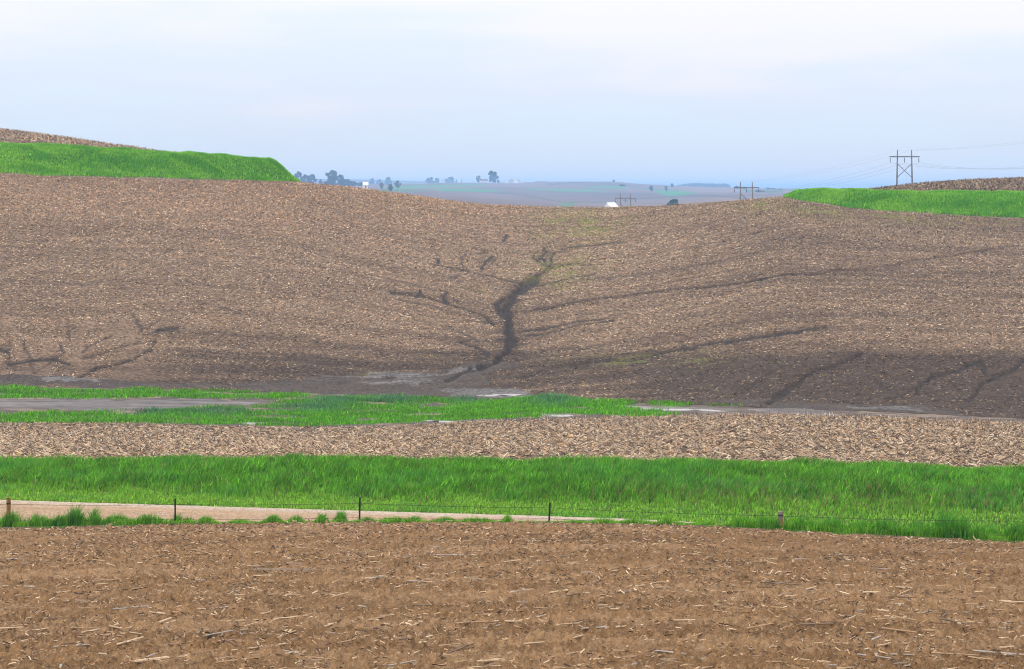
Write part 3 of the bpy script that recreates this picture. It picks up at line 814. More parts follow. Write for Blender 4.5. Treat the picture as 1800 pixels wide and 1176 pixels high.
# verge beside the fence: clumps where the photo has them
CL = [(-150, 40, .7), (-70, 40, .8), (1900, 40, .9), (1960, 40, .8), (20, 26, 1.0), (60, 40, .75), (95, 22, 1.15), (130, 16, 1.35), (165, 10, 1.25), (200, 26, .75), (255, 30, .55), (312, 10, .8), (330, 14, .6), (360, 18, .5), (420, 22, .28), (480, 14, .55), (520, 14, .5), (565, 9, 1.05), (598, 10, .95),
      (640, 18, .5), (690, 24, .4), (730, 16, .45), (780, 20, .35), (830, 22, .4), (890, 8, .7), (860, 16, .35), (1010, 18, .3), (1060, 20, .4), (1120, 26, .45), (1180, 24, .45), (1240, 22, .5), (1300, 26, .65), (1350, 26, .8), (1410, 30, .8), (1460, 30, .8), (1510, 30, .85),
      (1560, 32, .9), (1610, 26, 1.0), (1660, 22, 1.5), (1690, 16, 1.2), (1730, 34, .9), (1790, 34, 1.0), (1840, 30, 1.0)]
env_x = np.arange(-180, 1990, 3.0); env = np.zeros_like(env_x)
for cx_, sg, hh in CL: env = np.maximum(env, hh * np.exp(-((env_x - cx_) / (sg * 1.1)) ** 2))
xs_, ys_, hs_ = [], [], []
a_ = RNG.uniform(-180, 1985, 79000)
ea = np.interp(a_, env_x, env)
k = RNG.uniform(0, 1, len(a_)) < np.clip(.22 + ea * .9, 0, 1)
a_, ea = a_[k], ea[k]
ee = ci(Y_edge, a_)
t_ = np.abs(RNG.normal(0, 1, len(a_))) * (1.1 + 1.2 * (a_ > 1250))
yy_ = ee + .12 + t_
tuft = fbm((a_ - CX) / F * yy_ * 1.3, yy_ * 1.6, 114, 3)
xs_.append(a_); ys_.append(yy_); hs_.append((1 - .22 * (a_ < 1250)) * (.13 + .20 * (a_ < 300) * (.5 + .5 * vnoise(a_ * .05, a_ * 0, 8)) + .62 * ea * (.35 + 1.3 * sstep(.3, .7, tuft))) * RNG.uniform(.45, 1.05, len(a_)))
nn = 10000
a_ = RNG.uniform(-180, 1985, nn); xs_.append(a_); ys_.append(ci(Y_edge, a_) + .3 + RNG.uniform(0, 1, nn) * (ci(Y_rn, a_) - ci(Y_edge, a_) - .3)); hs_.append(RNG.uniform(.06, .2, nn) + .25 * sstep(1250, 1500, a_) * RNG.uniform(0, 1, nn))
x = np.concatenate(xs_); Y = np.concatenate(ys_); hgt = np.maximum(np.concatenate(hs_), .05)
k = Y < ci(Y_rn, x) + .3
x, Y, hgt = x[k], Y[k], hgt[k]
X = (x - CX) / F * Y
c = gcol(len(x), G1, G2); t_ = sstep(.5, .2, hgt)[:, None]
c = c * (1 - t_ * .6) + gcol(len(x), G2, G3) * t_ * .6
tall = sstep(.5, .9, hgt)[:, None] * .4
c = c * (1 - tall) + gcol(len(x), (0.025, 0.14, 0.02), (0.06, 0.25, 0.045)) * tall
blades('verge_grass', np.stack([X, Y, gz(x, Y)], 1), hgt, RNG.uniform(.015, .035, len(x)), c, 'tufts of green grass along the fence line')
# waterway weeds
x, Y = sample(93000, -110, 1910, Y_wn - .5, Y_wf + 1)
g, s = wat_mask(x, Y, None, 1.0)
k = g & (RNG.uniform(0, 1, len(x)) < .9)
x, Y = x[k], Y[k]; X = (x - CX) / F * Y
cl = fbm(X * .3, Y * .5, 121, 3)
hgt = (.10 + .38 * cl) * RNG.uniform(.6, 1.2, len(x))
c = gcol(len(x), (0.055, 0.24, 0.008), (0.15, 0.39, 0.022), .25)
r = row_of(x, Y, gz(x, Y))
for cx_, cy_, sx, sy, hh in [(972, 706, 42, 9, 1.0), (585, 706, 45, 7, .55), (690, 703, 50, 6, .5), (820, 704, 30, 5, .6), (250, 724, 50, 5, .3), (380, 724, 60, 6, .35), (540, 718, 60, 6, .35)]:
    q = np.exp(-((x - cx_) / sx) ** 2 - ((r - cy_) / sy) ** 2)
    hgt = hgt + q * hh * RNG.uniform(.4, 1, len(x)) * .8
    q = np.clip(q * 1.2, 0, .9)[:, None]
    c = c * (1 - q) + gcol(len(x), (0.05, 0.17, 0.06), (0.12, 0.25, 0.12)) * q
dark = sstep(.5, .65, fbm(X * .2 + 8, Y * .5, 122, 3))[:, None] * .45
c = c * (1 - dark) + c * np.array([.75, .62, .9]) * dark
blades('waterway_grass', np.stack([X, Y, gz(x, Y)], 1), hgt, RNG.uniform(.04, .09, len(x)), c, 'bright green weeds and grass growing on the silted waterway', bend=(.2, .8))
# terrace banks
x1, Y1_ = sample(34000, -110, 528, Y_c, Y_t + 1.2); x2, Y2_ = sample(39000, 1377, 1920, Y_c, Y_t + 1.2)
x = np.concatenate([x1, x2]); Y = np.concatenate([Y1_, Y2_]); X = (x - CX) / F * Y
f = (Y - ci(Y_c, x)) / (ci(Y_t, x) - ci(Y_c, x))
k = (f > .07 + (fbm(X * .5, X * 0 + 3, 82) - .5) * .20 + (RNG.uniform(0, 1, len(x)) - .5) * .10)
x, Y, X, f = x[k], Y[k], X[k], f[k]
cl = fbm(X * .3, Y * .6, 131, 4)
hgt = (.22 + .45 * cl) * RNG.uniform(.6, 1.2, len(x)); gain = 1.18
c = gcol(len(x), (0.085, 0.29, 0.018), (0.19, 0.42, 0.045))
y_ = sstep(.45, .62, fbm(X * .12, Y * .4, 132, 3))[:, None] * .6
c = c * (1 - y_) + gcol(len(x), (0.19, 0.43, 0.03), (0.27, 0.50, 0.06)) * y_
y_ = (sstep(.52, .64, cl) * .45)[:, None]
c = c * (1 - y_) + gcol(len(x), (0.03, 0.19, 0.01), (0.055, 0.27, 0.025)) * y_
blades('terrace_grass', np.stack([X, Y, gz(x, Y) + (fbm(X * .25, Y * .25, 83, 3) - .5) * .5], 1), hgt, RNG.uniform(.06, .13, len(x)), c * gain, 'dense green grass covering the terrace banks on the hilltop')

# ------------------------------------------------------------------ puddles on the silt
M_water, t_w, b_w = mat_new('puddle_water')
b_w.inputs['Base Color'].default_value = (0.22, 0.21, 0.21, 1)
b_w.inputs['Roughness'].default_value = 0.07
b_w.inputs['IOR'].default_value = 1.33
b_w.inputs['Specular IOR Level'].default_value = 0.6
bump(t_w, b_w, add_noise(t_w, 1.2, 3), 0.015, 0.01)
def puddle(poly, label):
    pts = [at_px(px, py, 140, 200) for px, py in poly]
    z = max(p[2] for p in pts) * .5 + sum(p[2] for p in pts) / len(pts) * .5 + .06
    ring = []
    for i in range(len(pts)):
        a_, b_ = pts[i], pts[(i + 1) % len(pts)]
        for q in range(8):
            t_ = q / 8
            X_ = a_[0] * (1 - t_) + b_[0] * t_; Y_ = a_[1] * (1 - t_) + b_[1] * t_
            ring.append((X_ + (vnoise(np.array(X_ * 1.3), np.array(Y_ * 1.3), 5) - .5) * .8, Y_ + (vnoise(np.array(X_ * .9), np.array(Y_ * .9), 6) - .5) * 1.2))
    R_ = np.array(ring, float); cxy = R_.mean(0)
    zz = lambda q: gxy(q[:, 0], q[:, 1])
    # a shallow film that follows the nearly level silt
    rings = [cxy[None, :] + (R_ - cxy) * s_ for s_ in (1.0, .66, .33)]
    V = np.vstack(rings + [cxy[None, :]])
    hz = zz(V) + .10
    n_ = len(R_)
    hz[:n_] -= .10
    V = np.column_stack([V, hz])
    Fc = []
    for a_ in range(2):
        for i in range(n_):
            j = (i + 1) % n_
            Fc += [(a_ * n_ + i, a_ * n_ + j, (a_ + 1) * n_ + j), (a_ * n_ + i, (a_ + 1) * n_ + j, (a_ + 1) * n_ + i)]
    for i in range(n_): Fc.append((2 * n_ + i, 2 * n_ + (i + 1) % n_, 3 * n_))
    o = link('water', raw_mesh('water', V, np.array(Fc), 3, None, M_water, True), kind='structure')
    o['label'] = label
puddle([(1312, 719), (1345, 717), (1380, 718.5), (1420, 718), (1448, 722), (1470, 727), (1448, 730), (1400, 729), (1350, 726)], 'bright puddle at the foot of the right hillside')
puddle([(1080, 714), (1150, 715), (1230, 716), (1300, 719.5), (1290, 724), (1200, 722.5), (1120, 721)], 'long thin puddle along the silt')
puddle([(952, 729.5), (980, 728.5), (1008, 730), (1000, 732.5), (960, 732)], 'small puddle between green weeds and stubble')
puddle([(742, 740.5), (770, 740), (800, 741.5), (775, 743)], 'small puddle at the lower edge of the weeds')
puddle([(420, 744.5), (470, 744.5), (505, 746), (450, 746.5)], 'thin puddle below the weeds on the left')
puddle([(1440, 728), (1480, 728), (1492, 731), (1450, 731.5)], 'narrow puddle beside upright stubs')

puddle([(830, 697), (860, 694.5), (905, 692.5), (925, 694), (885, 696.5), (850, 698)], 'silty film of water at the foot of the central gully')

# ------------------------------------------------------------------ fence along the road
def tube(path, rad, sides=6, cap=True):
    P = np.array(path, float); n = len(P)
    rad = np.broadcast_to(rad, (n,))
    V = []; Fq = []
    for i in range(n):
        d = P[min(i + 1, n - 1)] - P[max(i - 1, 0)]; d /= np.linalg.norm(d) + 1e-12
        u = np.cross(d, [0, 0, 1.0]) if abs(d[2]) < .9 else np.cross(d, [1.0, 0, 0]); u /= np.linalg.norm(u)
        v = np.cross(d, u)
        for s_ in range(sides):
            a_ = 2 * math.pi * s_ / sides
            V.append(P[i] + (u * math.cos(a_) + v * math.sin(a_)) * rad[i])
    for i in range(n - 1):
        for s_ in range(sides):
            t_ = (s_ + 1) % sides
            Fq.append((i * sides + s_, i * sides + t_, (i + 1) * sides + t_, (i + 1) * sides + s_))
    if cap:
        Fq.append(tuple(range(sides))[::-1]); Fq.append(tuple((n - 1) * sides + s_ for s_ in range(sides)))
    return V, Fq
def box(c, s, rot=0.0):
    cx_, cy_, cz_ = c; sx, sy, sz_ = s[0] / 2, s[1] / 2, s[2] / 2
    cr_, sr = math.cos(rot), math.sin(rot)
    V = []
    for dz_ in (-sz_, sz_):
        for dx_, dy_ in ((-sx, -sy), (sx, -sy), (sx, sy), (-sx, sy)):
            V.append((cx_ + dx_ * cr_ - dy_ * sr, cy_ + dx_ * sr + dy_ * cr_, cz_ + dz_))
    return V, [(3, 2, 1, 0), (4, 5, 6, 7), (0, 1, 5, 4), (1, 2, 6, 5), (2, 3, 7, 6), (3, 0, 4, 7)]
def join(parts):
    V = []; Fq = []
    for v, f in parts:
        o = len(V); V += [tuple(p) for p in v]; Fq += [tuple(i + o for i in q) for q in f]
    return V, Fq
def pm(name, vf, mat, smooth=False):
    me = bpy.data.meshes.new(name)
    me.from_pydata([tuple(map(float, p)) for p in vf[0]], [], vf[1])
    me.materials.append(mat)
    if smooth: me.polygons.foreach_set('use_smooth', [True] * len(me.polygons))
    me.update()
    return me
def empty(name, loc, label, cat, group=None, rz=0.0):
    o = bpy.data.objects.new(name, None); COL.objects.link(o)
    o.location = loc; o.rotation_euler = (0, 0, rz); o['label'] = label; o['category'] = cat
    if group: o['group'] = group
    return o

M_postA = mat_plain('brown_post_wood', (0.20, 0.115, 0.035), 0.85, .45, 7, (3, 3, .5), bstr=.6)
M_postB = mat_plain('grey_post_wood', (0.17, 0.145, 0.12), 0.9, .5, 9, (3, 3, .4), bstr=.8)
M_stain = mat_plain('rust_stain', (0.26, 0.10, 0.03), 0.9, .3, 20)
M_steel = mat_plain('dark_steel', (0.020, 0.018, 0.020), 0.6, .3, 30, metal=.3)
M_wire = mat_plain('rusty_wire', (0.035, 0.030, 0.030), 0.6, .3, 30, metal=.4)
fence = empty('wire_fence', (0, 80, -16), 'barbed wire fence on wood and steel posts between ploughed field and gravel road', 'fence')
def fpos(px, off=.5):
    Y = float(ci(Y_edge, px)) + off
    X = (px - CX) / F * Y
    return np.array([X, Y, float(gz(px, Y))])
org = np.array([0, 80, -16.0])
POSTS = [(-330, 'steel', 885), (15, 'brown', 874), (308, 'steel', 876), (632, 'steel', 874), (965, 'steel', 884), (1372, 'grey', 899), (1770, 'steel_out', 905), (2180, 'steel', 930)]
wires_top, wires_bot = [], []
ptops = []
for px, kind_, top in POSTS:
    p = fpos(px); zt = zrow(p[1], top)
    h = zt - p[2]
    if kind_ == 'steel_out':
        ptops.append((p, zt, kind_)); continue
    b_ = p - org
    if kind_ in ('brown', 'grey'):
        rr = .11 if kind_ == 'brown' else .115
        path = [(b_[0], b_[1], b_[2] - .3)] + [(b_[0] + .012 * math.sin(q * 2.1), b_[1], b_[2] + h * q / 5) for q in range(6)]
        v, f = tube(path, [rr * k_ for k_ in (1.02, 1.02, .97, 1.0, .96, .98, .93)], 9)
        v = [np.array(q) + np.array([0, 0, (vnoise(np.array(i * 1.7), np.array(3.0), 4) - .5) * .05 if i >= len(v) - 9 else 0]) for i, q in enumerate(v)]
        o = link('wooden_post', pm('wooden_post', (v, f), M_postA if kind_ == 'brown' else M_postB, False), fence,
                 label='brown square-topped wooden post at left end of the fence' if kind_ == 'brown' else 'grey weathered wooden post with a rusty stain')
        if kind_ == 'grey':
            link('stain', pm('stain', box((b_[0] + .05, b_[1] - rr * .90, b_[2] + h * .40), (.09, .05, .34)), M_stain), o)
        for fr in (.80, .20):
            ring = tube([(b_[0], b_[1], b_[2] + h * fr - .03), (b_[0], b_[1], b_[2] + h * fr + .03)], rr * 1.06, 9)
            link('wire_wrap', pm('wire_wrap', ring, M_wire), o)
    else:
        tl_ = .05 if px == 965 else (.02 if px == 632 else 0)
        bw = .055
        prof2 = [(-.04, -.03), (.04, -.03), (.04, -.008), (.012, -.008), (.012, .05), (-.012, .05), (-.012, -.008), (-.04, -.008)]
        V = []
        for q in range(8):
            zq = -.3 + (h + .3) * q / 7
            V += [(b_[0] + tl_ * max(zq, 0) / h + u_, b_[1] + v_, b_[2] + zq) for u_, v_ in prof2]
        Fq = [(q * 8 + i, q * 8 + (i + 1) % 8, q * 8 + 8 + (i + 1) % 8, q * 8 + 8 + i) for q in range(7) for i in range(8)]
        Fq += [tuple(range(8))[::-1], tuple(56 + i for i in range(8))]
        link('steel_post', pm('steel_post', (V, Fq), M_steel), fence)
    ptops.append((p, zt, kind_))
for fr, nm in ((.78, 't'), (.22, 'b')):
    path = []
    for i in range(len(ptops) - 1):
        (p, zt, k0), (q, zu, k1) = ptops[i], ptops[i + 1]
        za = p[2] + (zt - p[2]) * fr; zb = q[2] + (zu - q[2]) * fr
        for s_ in range(14):
            t_ = s_ / 14
            path.append((p[0] + (q[0] - p[0]) * t_ - org[0], p[1] + (q[1] - p[1]) * t_ - org[1] - .13, za + (zb - za) * t_ - .10 * 4 * t_ * (1 - t_) * .5 - org[2]))
    v, f = tube(path, .008, 4)
    wv = [(v, f)]
    for i in range(0, len(path) - 1):                                           # barbs
        for s_ in (0.0, .5):
            c_ = np.array(path[i]) * (1 - s_) + np.array(path[i + 1]) * s_
            wv.append(tube([c_ + [-.02, 0, -.03], c_ + [.02, 0, .03]], .007, 3))
    link('barbed_wire', pm('barbed_wire', join(wv), M_wire), fence)

# ------------------------------------------------------------------ power line
M_pole = mat_plain('pole_wood', (0.15, 0.14, 0.13), 0.9, .35, 3, (3, 3, .3))
M_ins = mat_plain('insulator_glaze', (0.10, 0.10, 0.10), 0.4, .2, 10)
M_cable = mat_plain('aluminium_cable', (0.20, 0.20, 0.21), 0.5, .2, 10)
ldir = np.array([50.0 - 121.0, 754.0 - 526.0]); ldir /= np.linalg.norm(ldir)
rz = math.atan2(-ldir[0], ldir[1])
DIRX = np.array([math.cos(rz), math.sin(rz)])
def hframe(px, D, top, label, group, x_both=True):
    X = (px - CX) / F * D
    zt = zrow(D, top); zb = float(gz(px, D)); h = zt - zb
    root = empty('power_pole', (X, D, zb), label, 'power pole', group, 0.0)
    hw = 4.7 / 2
    yaw = 0.25 * rz
    def pt(a_, z_): return (a_ * math.cos(yaw), a_ * math.sin(yaw), z_)
    for s_ in (-1, 1):
        link('pole', pm('pole', tube([pt(s_ * (hw + .12), -1.0), pt(s_ * hw, h * .5), pt(s_ * (hw - .15), h)], [.24, .22, .17], 8), M_pole, True), root)
    ca = h - 2.1
    for sy in (-.34, .34):
        link('crossarm', pm('crossarm', box((0, sy, ca), (9.3, .16, .33), yaw), M_pole), root)
    for a_, b_ in ((-1, 1), (1, -1)):
        if not x_both and a_ == 1: continue
        link('brace', pm('brace', tube([pt(a_ * hw, h - 4.2), pt(b_ * hw, h - 8.5)], .11, 6), M_pole), root)
    att = []
    for a_ in (-4.5, 0.0, 4.5):
        p0 = np.array(pt(a_, ca - .2)); disc = []
        for q in range(9):
            z0 = p0[2] - .15 - q * .16
            disc += [(z0, .06), (z0 - .03, .17), (z0 - .06, .17), (z0 - .12, .06)]
        link('insulator', pm('insulator', tube([(p0[0], p0[1], q[0]) for q in disc], [q[1] for q in disc], 8), M_ins), root)
        att.append(np.array([X, D, zb]) + p0 + [0, 0, -1.65])
    sh = [np.array([X, D, zb]) + np.array(pt(s_ * (hw - .15), h - .1)) for s_ in (-1, 1)]
    return att, sh
grp = 'wooden H-frame power poles crossing the valley'
H = [hframe(1590, 526, 263.5, 'tall H-frame power pole against the sky above the right grassy terrace', grp),
     hframe(1312, 634, 319.5, 'middle H-frame power pole behind the hill crest left of the right terrace', grp, False),
     hframe(1099.5, 754, 340, 'smallest H-frame power pole beside the white barn roof', grp, False)]
# next structures along the line, beyond the frame and beyond the hill
stepv = np.array([34.0, -108.0])
pA = np.array([121.0, 526.0]) + stepv * 1.15
n0 = []
for k_, a_ in enumerate((-4.5, 0.0, 4.5)):
    n0.append(np.array([pA[0] + a_, pA[1], zrow(pA[1], 243 + 0 * k_)]))
n1 = [np.array([pA[0] + a_, pA[1], zrow(pA[1], 200)]) for a_ in (-2.2, 2.2)]
def span(a_, b_, sag, r_, label):
    pts = [a_ * (1 - t_) + b_ * t_ - np.array([0, 0, sag * 4 * t_ * (1 - t_)]) for t_ in np.linspace(0, 1, 25)]
    c_ = (a_ + b_) / 2
    o = link('power_cable', pm('power_cable', tube([p - c_ for p in pts], r_, 4), M_cable), None, None, label, 'cable', 'power cables between the poles', c_)
side = ('left', 'middle', 'right')
for q in range(3):
    span(n0[q], H[0][0][q], 4.2, .022, f'{side[q]} of three sagging cables running off the frame from the tallest pole')
    span(H[0][0][q], H[1][0][q], 2.0, .022, f'{side[q]} of three cables descending from the tallest pole to the middle pole')
    span(H[1][0][q], H[2][0][q], 2.0, .02, f'{side[q]} of three cables between the middle pole and the smallest pole')
for q in range(2):
    span(n1[q], H[0][1][q], 2.0, .013, f'thin {("left", "right")[q]} shield wire from the tallest pole top to frame edge')
    span(H[0][1][q], H[1][1][q], 1.5, .013, f'thin {("left", "right")[q]} shield wire between tallest and middle pole tops')

# ------------------------------------------------------------------ distant farm buildings
M_white = mat_plain('white_paint', (0.70, 0.71, 0.72), 0.7, .08, 1)
M_metal = mat_plain('white_metal_roof', (0.72, 0.74, 0.76), 0.45, .06, 1, (8, 1, 1))
M_brownr = mat_plain('brown_shingles', (0.17, 0.13, 0.11), 0.9, .3, 2)
M_greyr = mat_plain('grey_roof', (0.30, 0.31, 0.33), 0.7, .2, 1)
M_dark = mat_plain('dark_opening', (0.03, 0.03, 0.035), 0.4, .1, 3)
def ring_frame(x, y, z, w, h, b, d):
    V = []
    for yy in (y, y - d):
        for ex_ in (0, b):
            for sx, sz_ in ((-1, -1), (1, -1), (1, 1), (-1, 1)):
                V.append((x + sx * (w / 2 + ex_), yy, z + sz_ * (h / 2 + ex_)))
    Fq = []
    for i in range(4):
        j = (i + 1) % 4
        Fq += [(8 + i, 8 + j, 12 + j, 12 + i), (i, 4 + i, 4 + j, j), (i, j, 8 + j, 8 + i), (4 + i, 12 + i, 12 + j, 4 + j)]
    return V, Fq
def house(name, px, ridge_row, D, w, d, wall_h, roof_h, label, cat, rz_=0.0, roof=None, wall=None, door=True, wins=2, chimney=False, eave=.35):
    k_ = FD(D) / D; D = FD(D); w *= k_; d *= k_; wall_h *= k_; roof_h *= k_
    X = (px - CX) / F * D
    zr = zrow(D, ridge_row); zb = float(gz(px, D))
    z0 = zr - wall_h - roof_h
    base = min(0.0, zb - z0) - .3
    root = empty(name, (X, D, z0), label, cat, None, rz_)
    hx, hy = w / 2, d / 2
    # walls: a gabled shell with its ridge along x
    V = [(-hx, -hy, base), (hx, -hy, base), (hx, hy, base), (-hx, hy, base), (-hx, -hy, wall_h), (hx, -hy, wall_h), (hx, hy, wall_h), (-hx, hy, wall_h), (-hx, 0, wall_h + roof_h - .1), (hx, 0, wall_h + roof_h - .1)]
    Fq = [(0, 1, 5, 4), (2, 3, 7, 6), (1, 2, 6, 9, 5), (3, 0, 4, 8, 7)]
    link('wall', pm('wall', (V, Fq), wall or M_white), root)
    ex = hx + eave; sl = roof_h / hy
    V = []; Fq = []
    for s_ in (-1, 1):
        o = len(V)
        for zz in (0.05, .22):
            V += [(-ex, 0, wall_h + roof_h + zz), (ex, 0, wall_h + roof_h + zz), (ex, s_ * (hy + eave), wall_h - eave * sl + zz), (-ex, s_ * (hy + eave), wall_h - eave * sl + zz)]
        Fq += [(o, o + 1, o + 2, o + 3), (o + 4, o + 5, o + 6, o + 7)] + [(o + i, o + (i + 1) % 4, o + 4 + (i + 1) % 4, o + 4 + i) for i in range(1, 4)]
    rf = link('roof', pm('roof', (V, Fq), roof or M_metal), root)
    if chimney:
        link('chimney', pm('chimney', box((hx * .4, .2, wall_h + roof_h + .4), (.7, .7, 1.4)), M_brownr), rf)
    for q in range(wins):
        xx = -hx + w * (q + 1) / (wins + 1)
        wn = link('window', pm('window', box((xx, -hy - .02, wall_h * .55), (1.1, .08, 1.3)), M_dark), root)
        link('window_frame', pm('window_frame', ring_frame(xx, -hy - .03, wall_h * .55, 1.04, 1.24, .15, .12), M_white), wn)
    if door:
        link('door', pm('door', box((hx * .55, -hy - .03, min(1.2, wall_h * .45)), (1.6, .1, min(2.4, wall_h * .85))), M_dark), root)
    return root
house('barn', 1073.5, 356.5, 900, 5.4, 7.4, 3.0, 2.9, 'white barn with white metal roof peeking over the ploughed hill crest', 'barn', math.radians(42), M_metal, M_white, True, 1)
house('silo_shed', 642, 321, 1000, 2.6, 3.0, 3.0, 1.2, 'small white shed roof beside the trees right of the left terrace', 'shed', .3, M_metal, M_white, False, 1)
house('farmhouse', 850.5, 314.8, 2200, 9.5, 8.0, 3.2, 2.6, 'farmhouse with brown roof on the far ridge beside the tallest lone tree', 'house', .2, M_brownr, M_white, True, 3, True)
house('farm_shed', 882, 318.9, 2180, 9.5, 6.5, 2.3, 1.0, 'long low white shed right of the tall lone tree', 'shed', 0.0, M_greyr, M_white, True, 2)
house('grey_barn', 899.5, 314.0, 2230, 5.5, 7.5, 4.2, 3.2, 'tall grey barn on the far ridge right of the low white shed', 'barn', 1.2, M_greyr, mat_plain('grey_boards', (.42, .43, .45), .8, .15, 2), True, 1)
house('white_house', 909.5, 315.2, 2210, 7.0, 7.5, 3.4, 2.6, 'white house with grey roof beside the tall grey barn', 'house', .9, M_greyr, M_white, True, 2, True)
house('ridge_shed', 925.5, 319.6, 2190, 6.5, 5.0, 1.6, .7, 'tiny low shed on the far ridge right of the white house', 'shed', 0, M_greyr, M_greyr, False, 1)
house('cattle_shed', 951, 317.8, 2190, 13.5, 6.5, 1.5, .9, 'low grey cattle shed on the skyline of the far ridge', 'shed', 0, M_greyr, M_greyr, True, 3)
house('far_house', 777.5, 315.6, 3000, 7.5, 8, 3.8, 2.6, 'faint white house among the hazy trees on the far skyline', 'house', .6, M_greyr, M_white, True, 2)
house('far_cottage', 842.5, 318.5, 2400, 3.0, 4.0, 2, 1.0, 'tiny outbuilding left of the brown roofed farmhouse', 'shed', .3, M_greyr, M_white, False, 1)

# ------------------------------------------------------------------ distant trees
def tree(px, top, D, wpx, label, name='tree', shape='round', dens=1.0, colr=(0.045, 0.075, 0.030), group='distant trees on the hazy hills', trunk_frac=.22, bottom=None):
    D = FD(D)
    X = (px - CX) / F * D
    zb = float(gz(px, D)); zt = zrow(D, top); h = max(zt - zb, 1.5)
    w_ = wpx / F * D
    seed = abs(hash((round(px * 7), round(top * 13)))) % 100000
    rg = np.random.default_rng(seed)
    root = empty(name, (X, D, zb), label, 'tree' if name != 'bush' else 'bush', group)
    cb = h * trunk_frac if bottom is None else max(h - bottom / F * D, .3)   # crown starts here
    ch = h - cb
    parts = [tube([(0, 0, -.5), (.01 * h, 0, cb * .6), (0, .01 * h, cb + ch * .35), (.02 * h, 0, h * .9)], [.035 * h * .8, .028 * h * .8, .018 * h, .005 * h], 6)]
    lob = []
    nl = {'round': 11, 'open': 12, 'cone': 5, 'bush': 9}[shape]
    for q in range(nl):
        t_ = (q + .5) / nl
        prof_ = {'round': math.sin(math.pi * (0.18 + .72 * t_)), 'open': .35 + .65 * math.sin(math.pi * (.1 + .75 * t_)), 'cone': 1.05 - t_, 'bush': math.sin(math.pi * (.35 + .6 * t_))}[shape]
        a_ = q * 2.4 + rg.uniform(0, 1.2)
        rr = w_ * .5 * prof_ * rg.uniform(.25, .95)
        c_ = np.array([math.cos(a_) * rr, math.sin(a_) * rr, cb + ch * (.1 + .82 * t_)])
        lob.append((c_, np.array([w_ * .20 * rg.uniform(.6, 1.5) * (.6 + .5 * prof_), w_ * .20 * (.6 + .5 * prof_), max(ch * .10, w_ * .13) * rg.uniform(.6, 1.4)])))
        parts.append(tube([(0, 0, cb * .8 + ch * .3 * t_), tuple(c_ * [.6, .6, 1] - [0, 0, ch * .05]), tuple(c_)], [.012 * h, .008 * h, .003 * h], 5))
    link('trunk', pm('trunk', join(parts), M_bark), root)
    npl = int(60 * dens)
    C_ = []; S_ = []
    for c_, r_ in lob:
        v = rg.normal(0, 1, (npl, 3)); v /= np.linalg.norm(v, axis=1)[:, None]
        C_.append(c_ + v * r_ * rg.uniform(.35, 1.05, (npl, 1)) ** .6)
    C_ = np.vstack(C_)
    C_ = C_[(C_[:, 2] < h * 1.02) & (C_[:, 2] > cb * .5)]
    n_ = len(C_)
    ls = w_ * .085 * rg.uniform(.6, 1.3, n_)
    u = rg.normal(0, 1, (n_, 3)); u /= np.linalg.norm(u, axis=1)[:, None]
    v = np.cross(u, rg.normal(0, 1, (n_, 3))); v /= np.linalg.norm(v, axis=1)[:, None]
    V = np.stack([C_ - u * ls[:, None], C_ + v * ls[:, None] * .6, C_ + u * ls[:, None], C_ - v * ls[:, None] * .6], 1).reshape(-1, 3)
    Fc = np.arange(n_ * 4).reshape(-1, 4)
    cc = np.array(colr) * rg.uniform(.6, 1.4, (n_, 1))
    link('crown', raw_mesh('crown', V, Fc, 4, np.repeat(cc, 4, 0), M_leaf), root)
    return root
DG = (0.055, 0.085, 0.045); BR = (0.085, 0.075, 0.05); TE = (0.04, 0.10, 0.055)
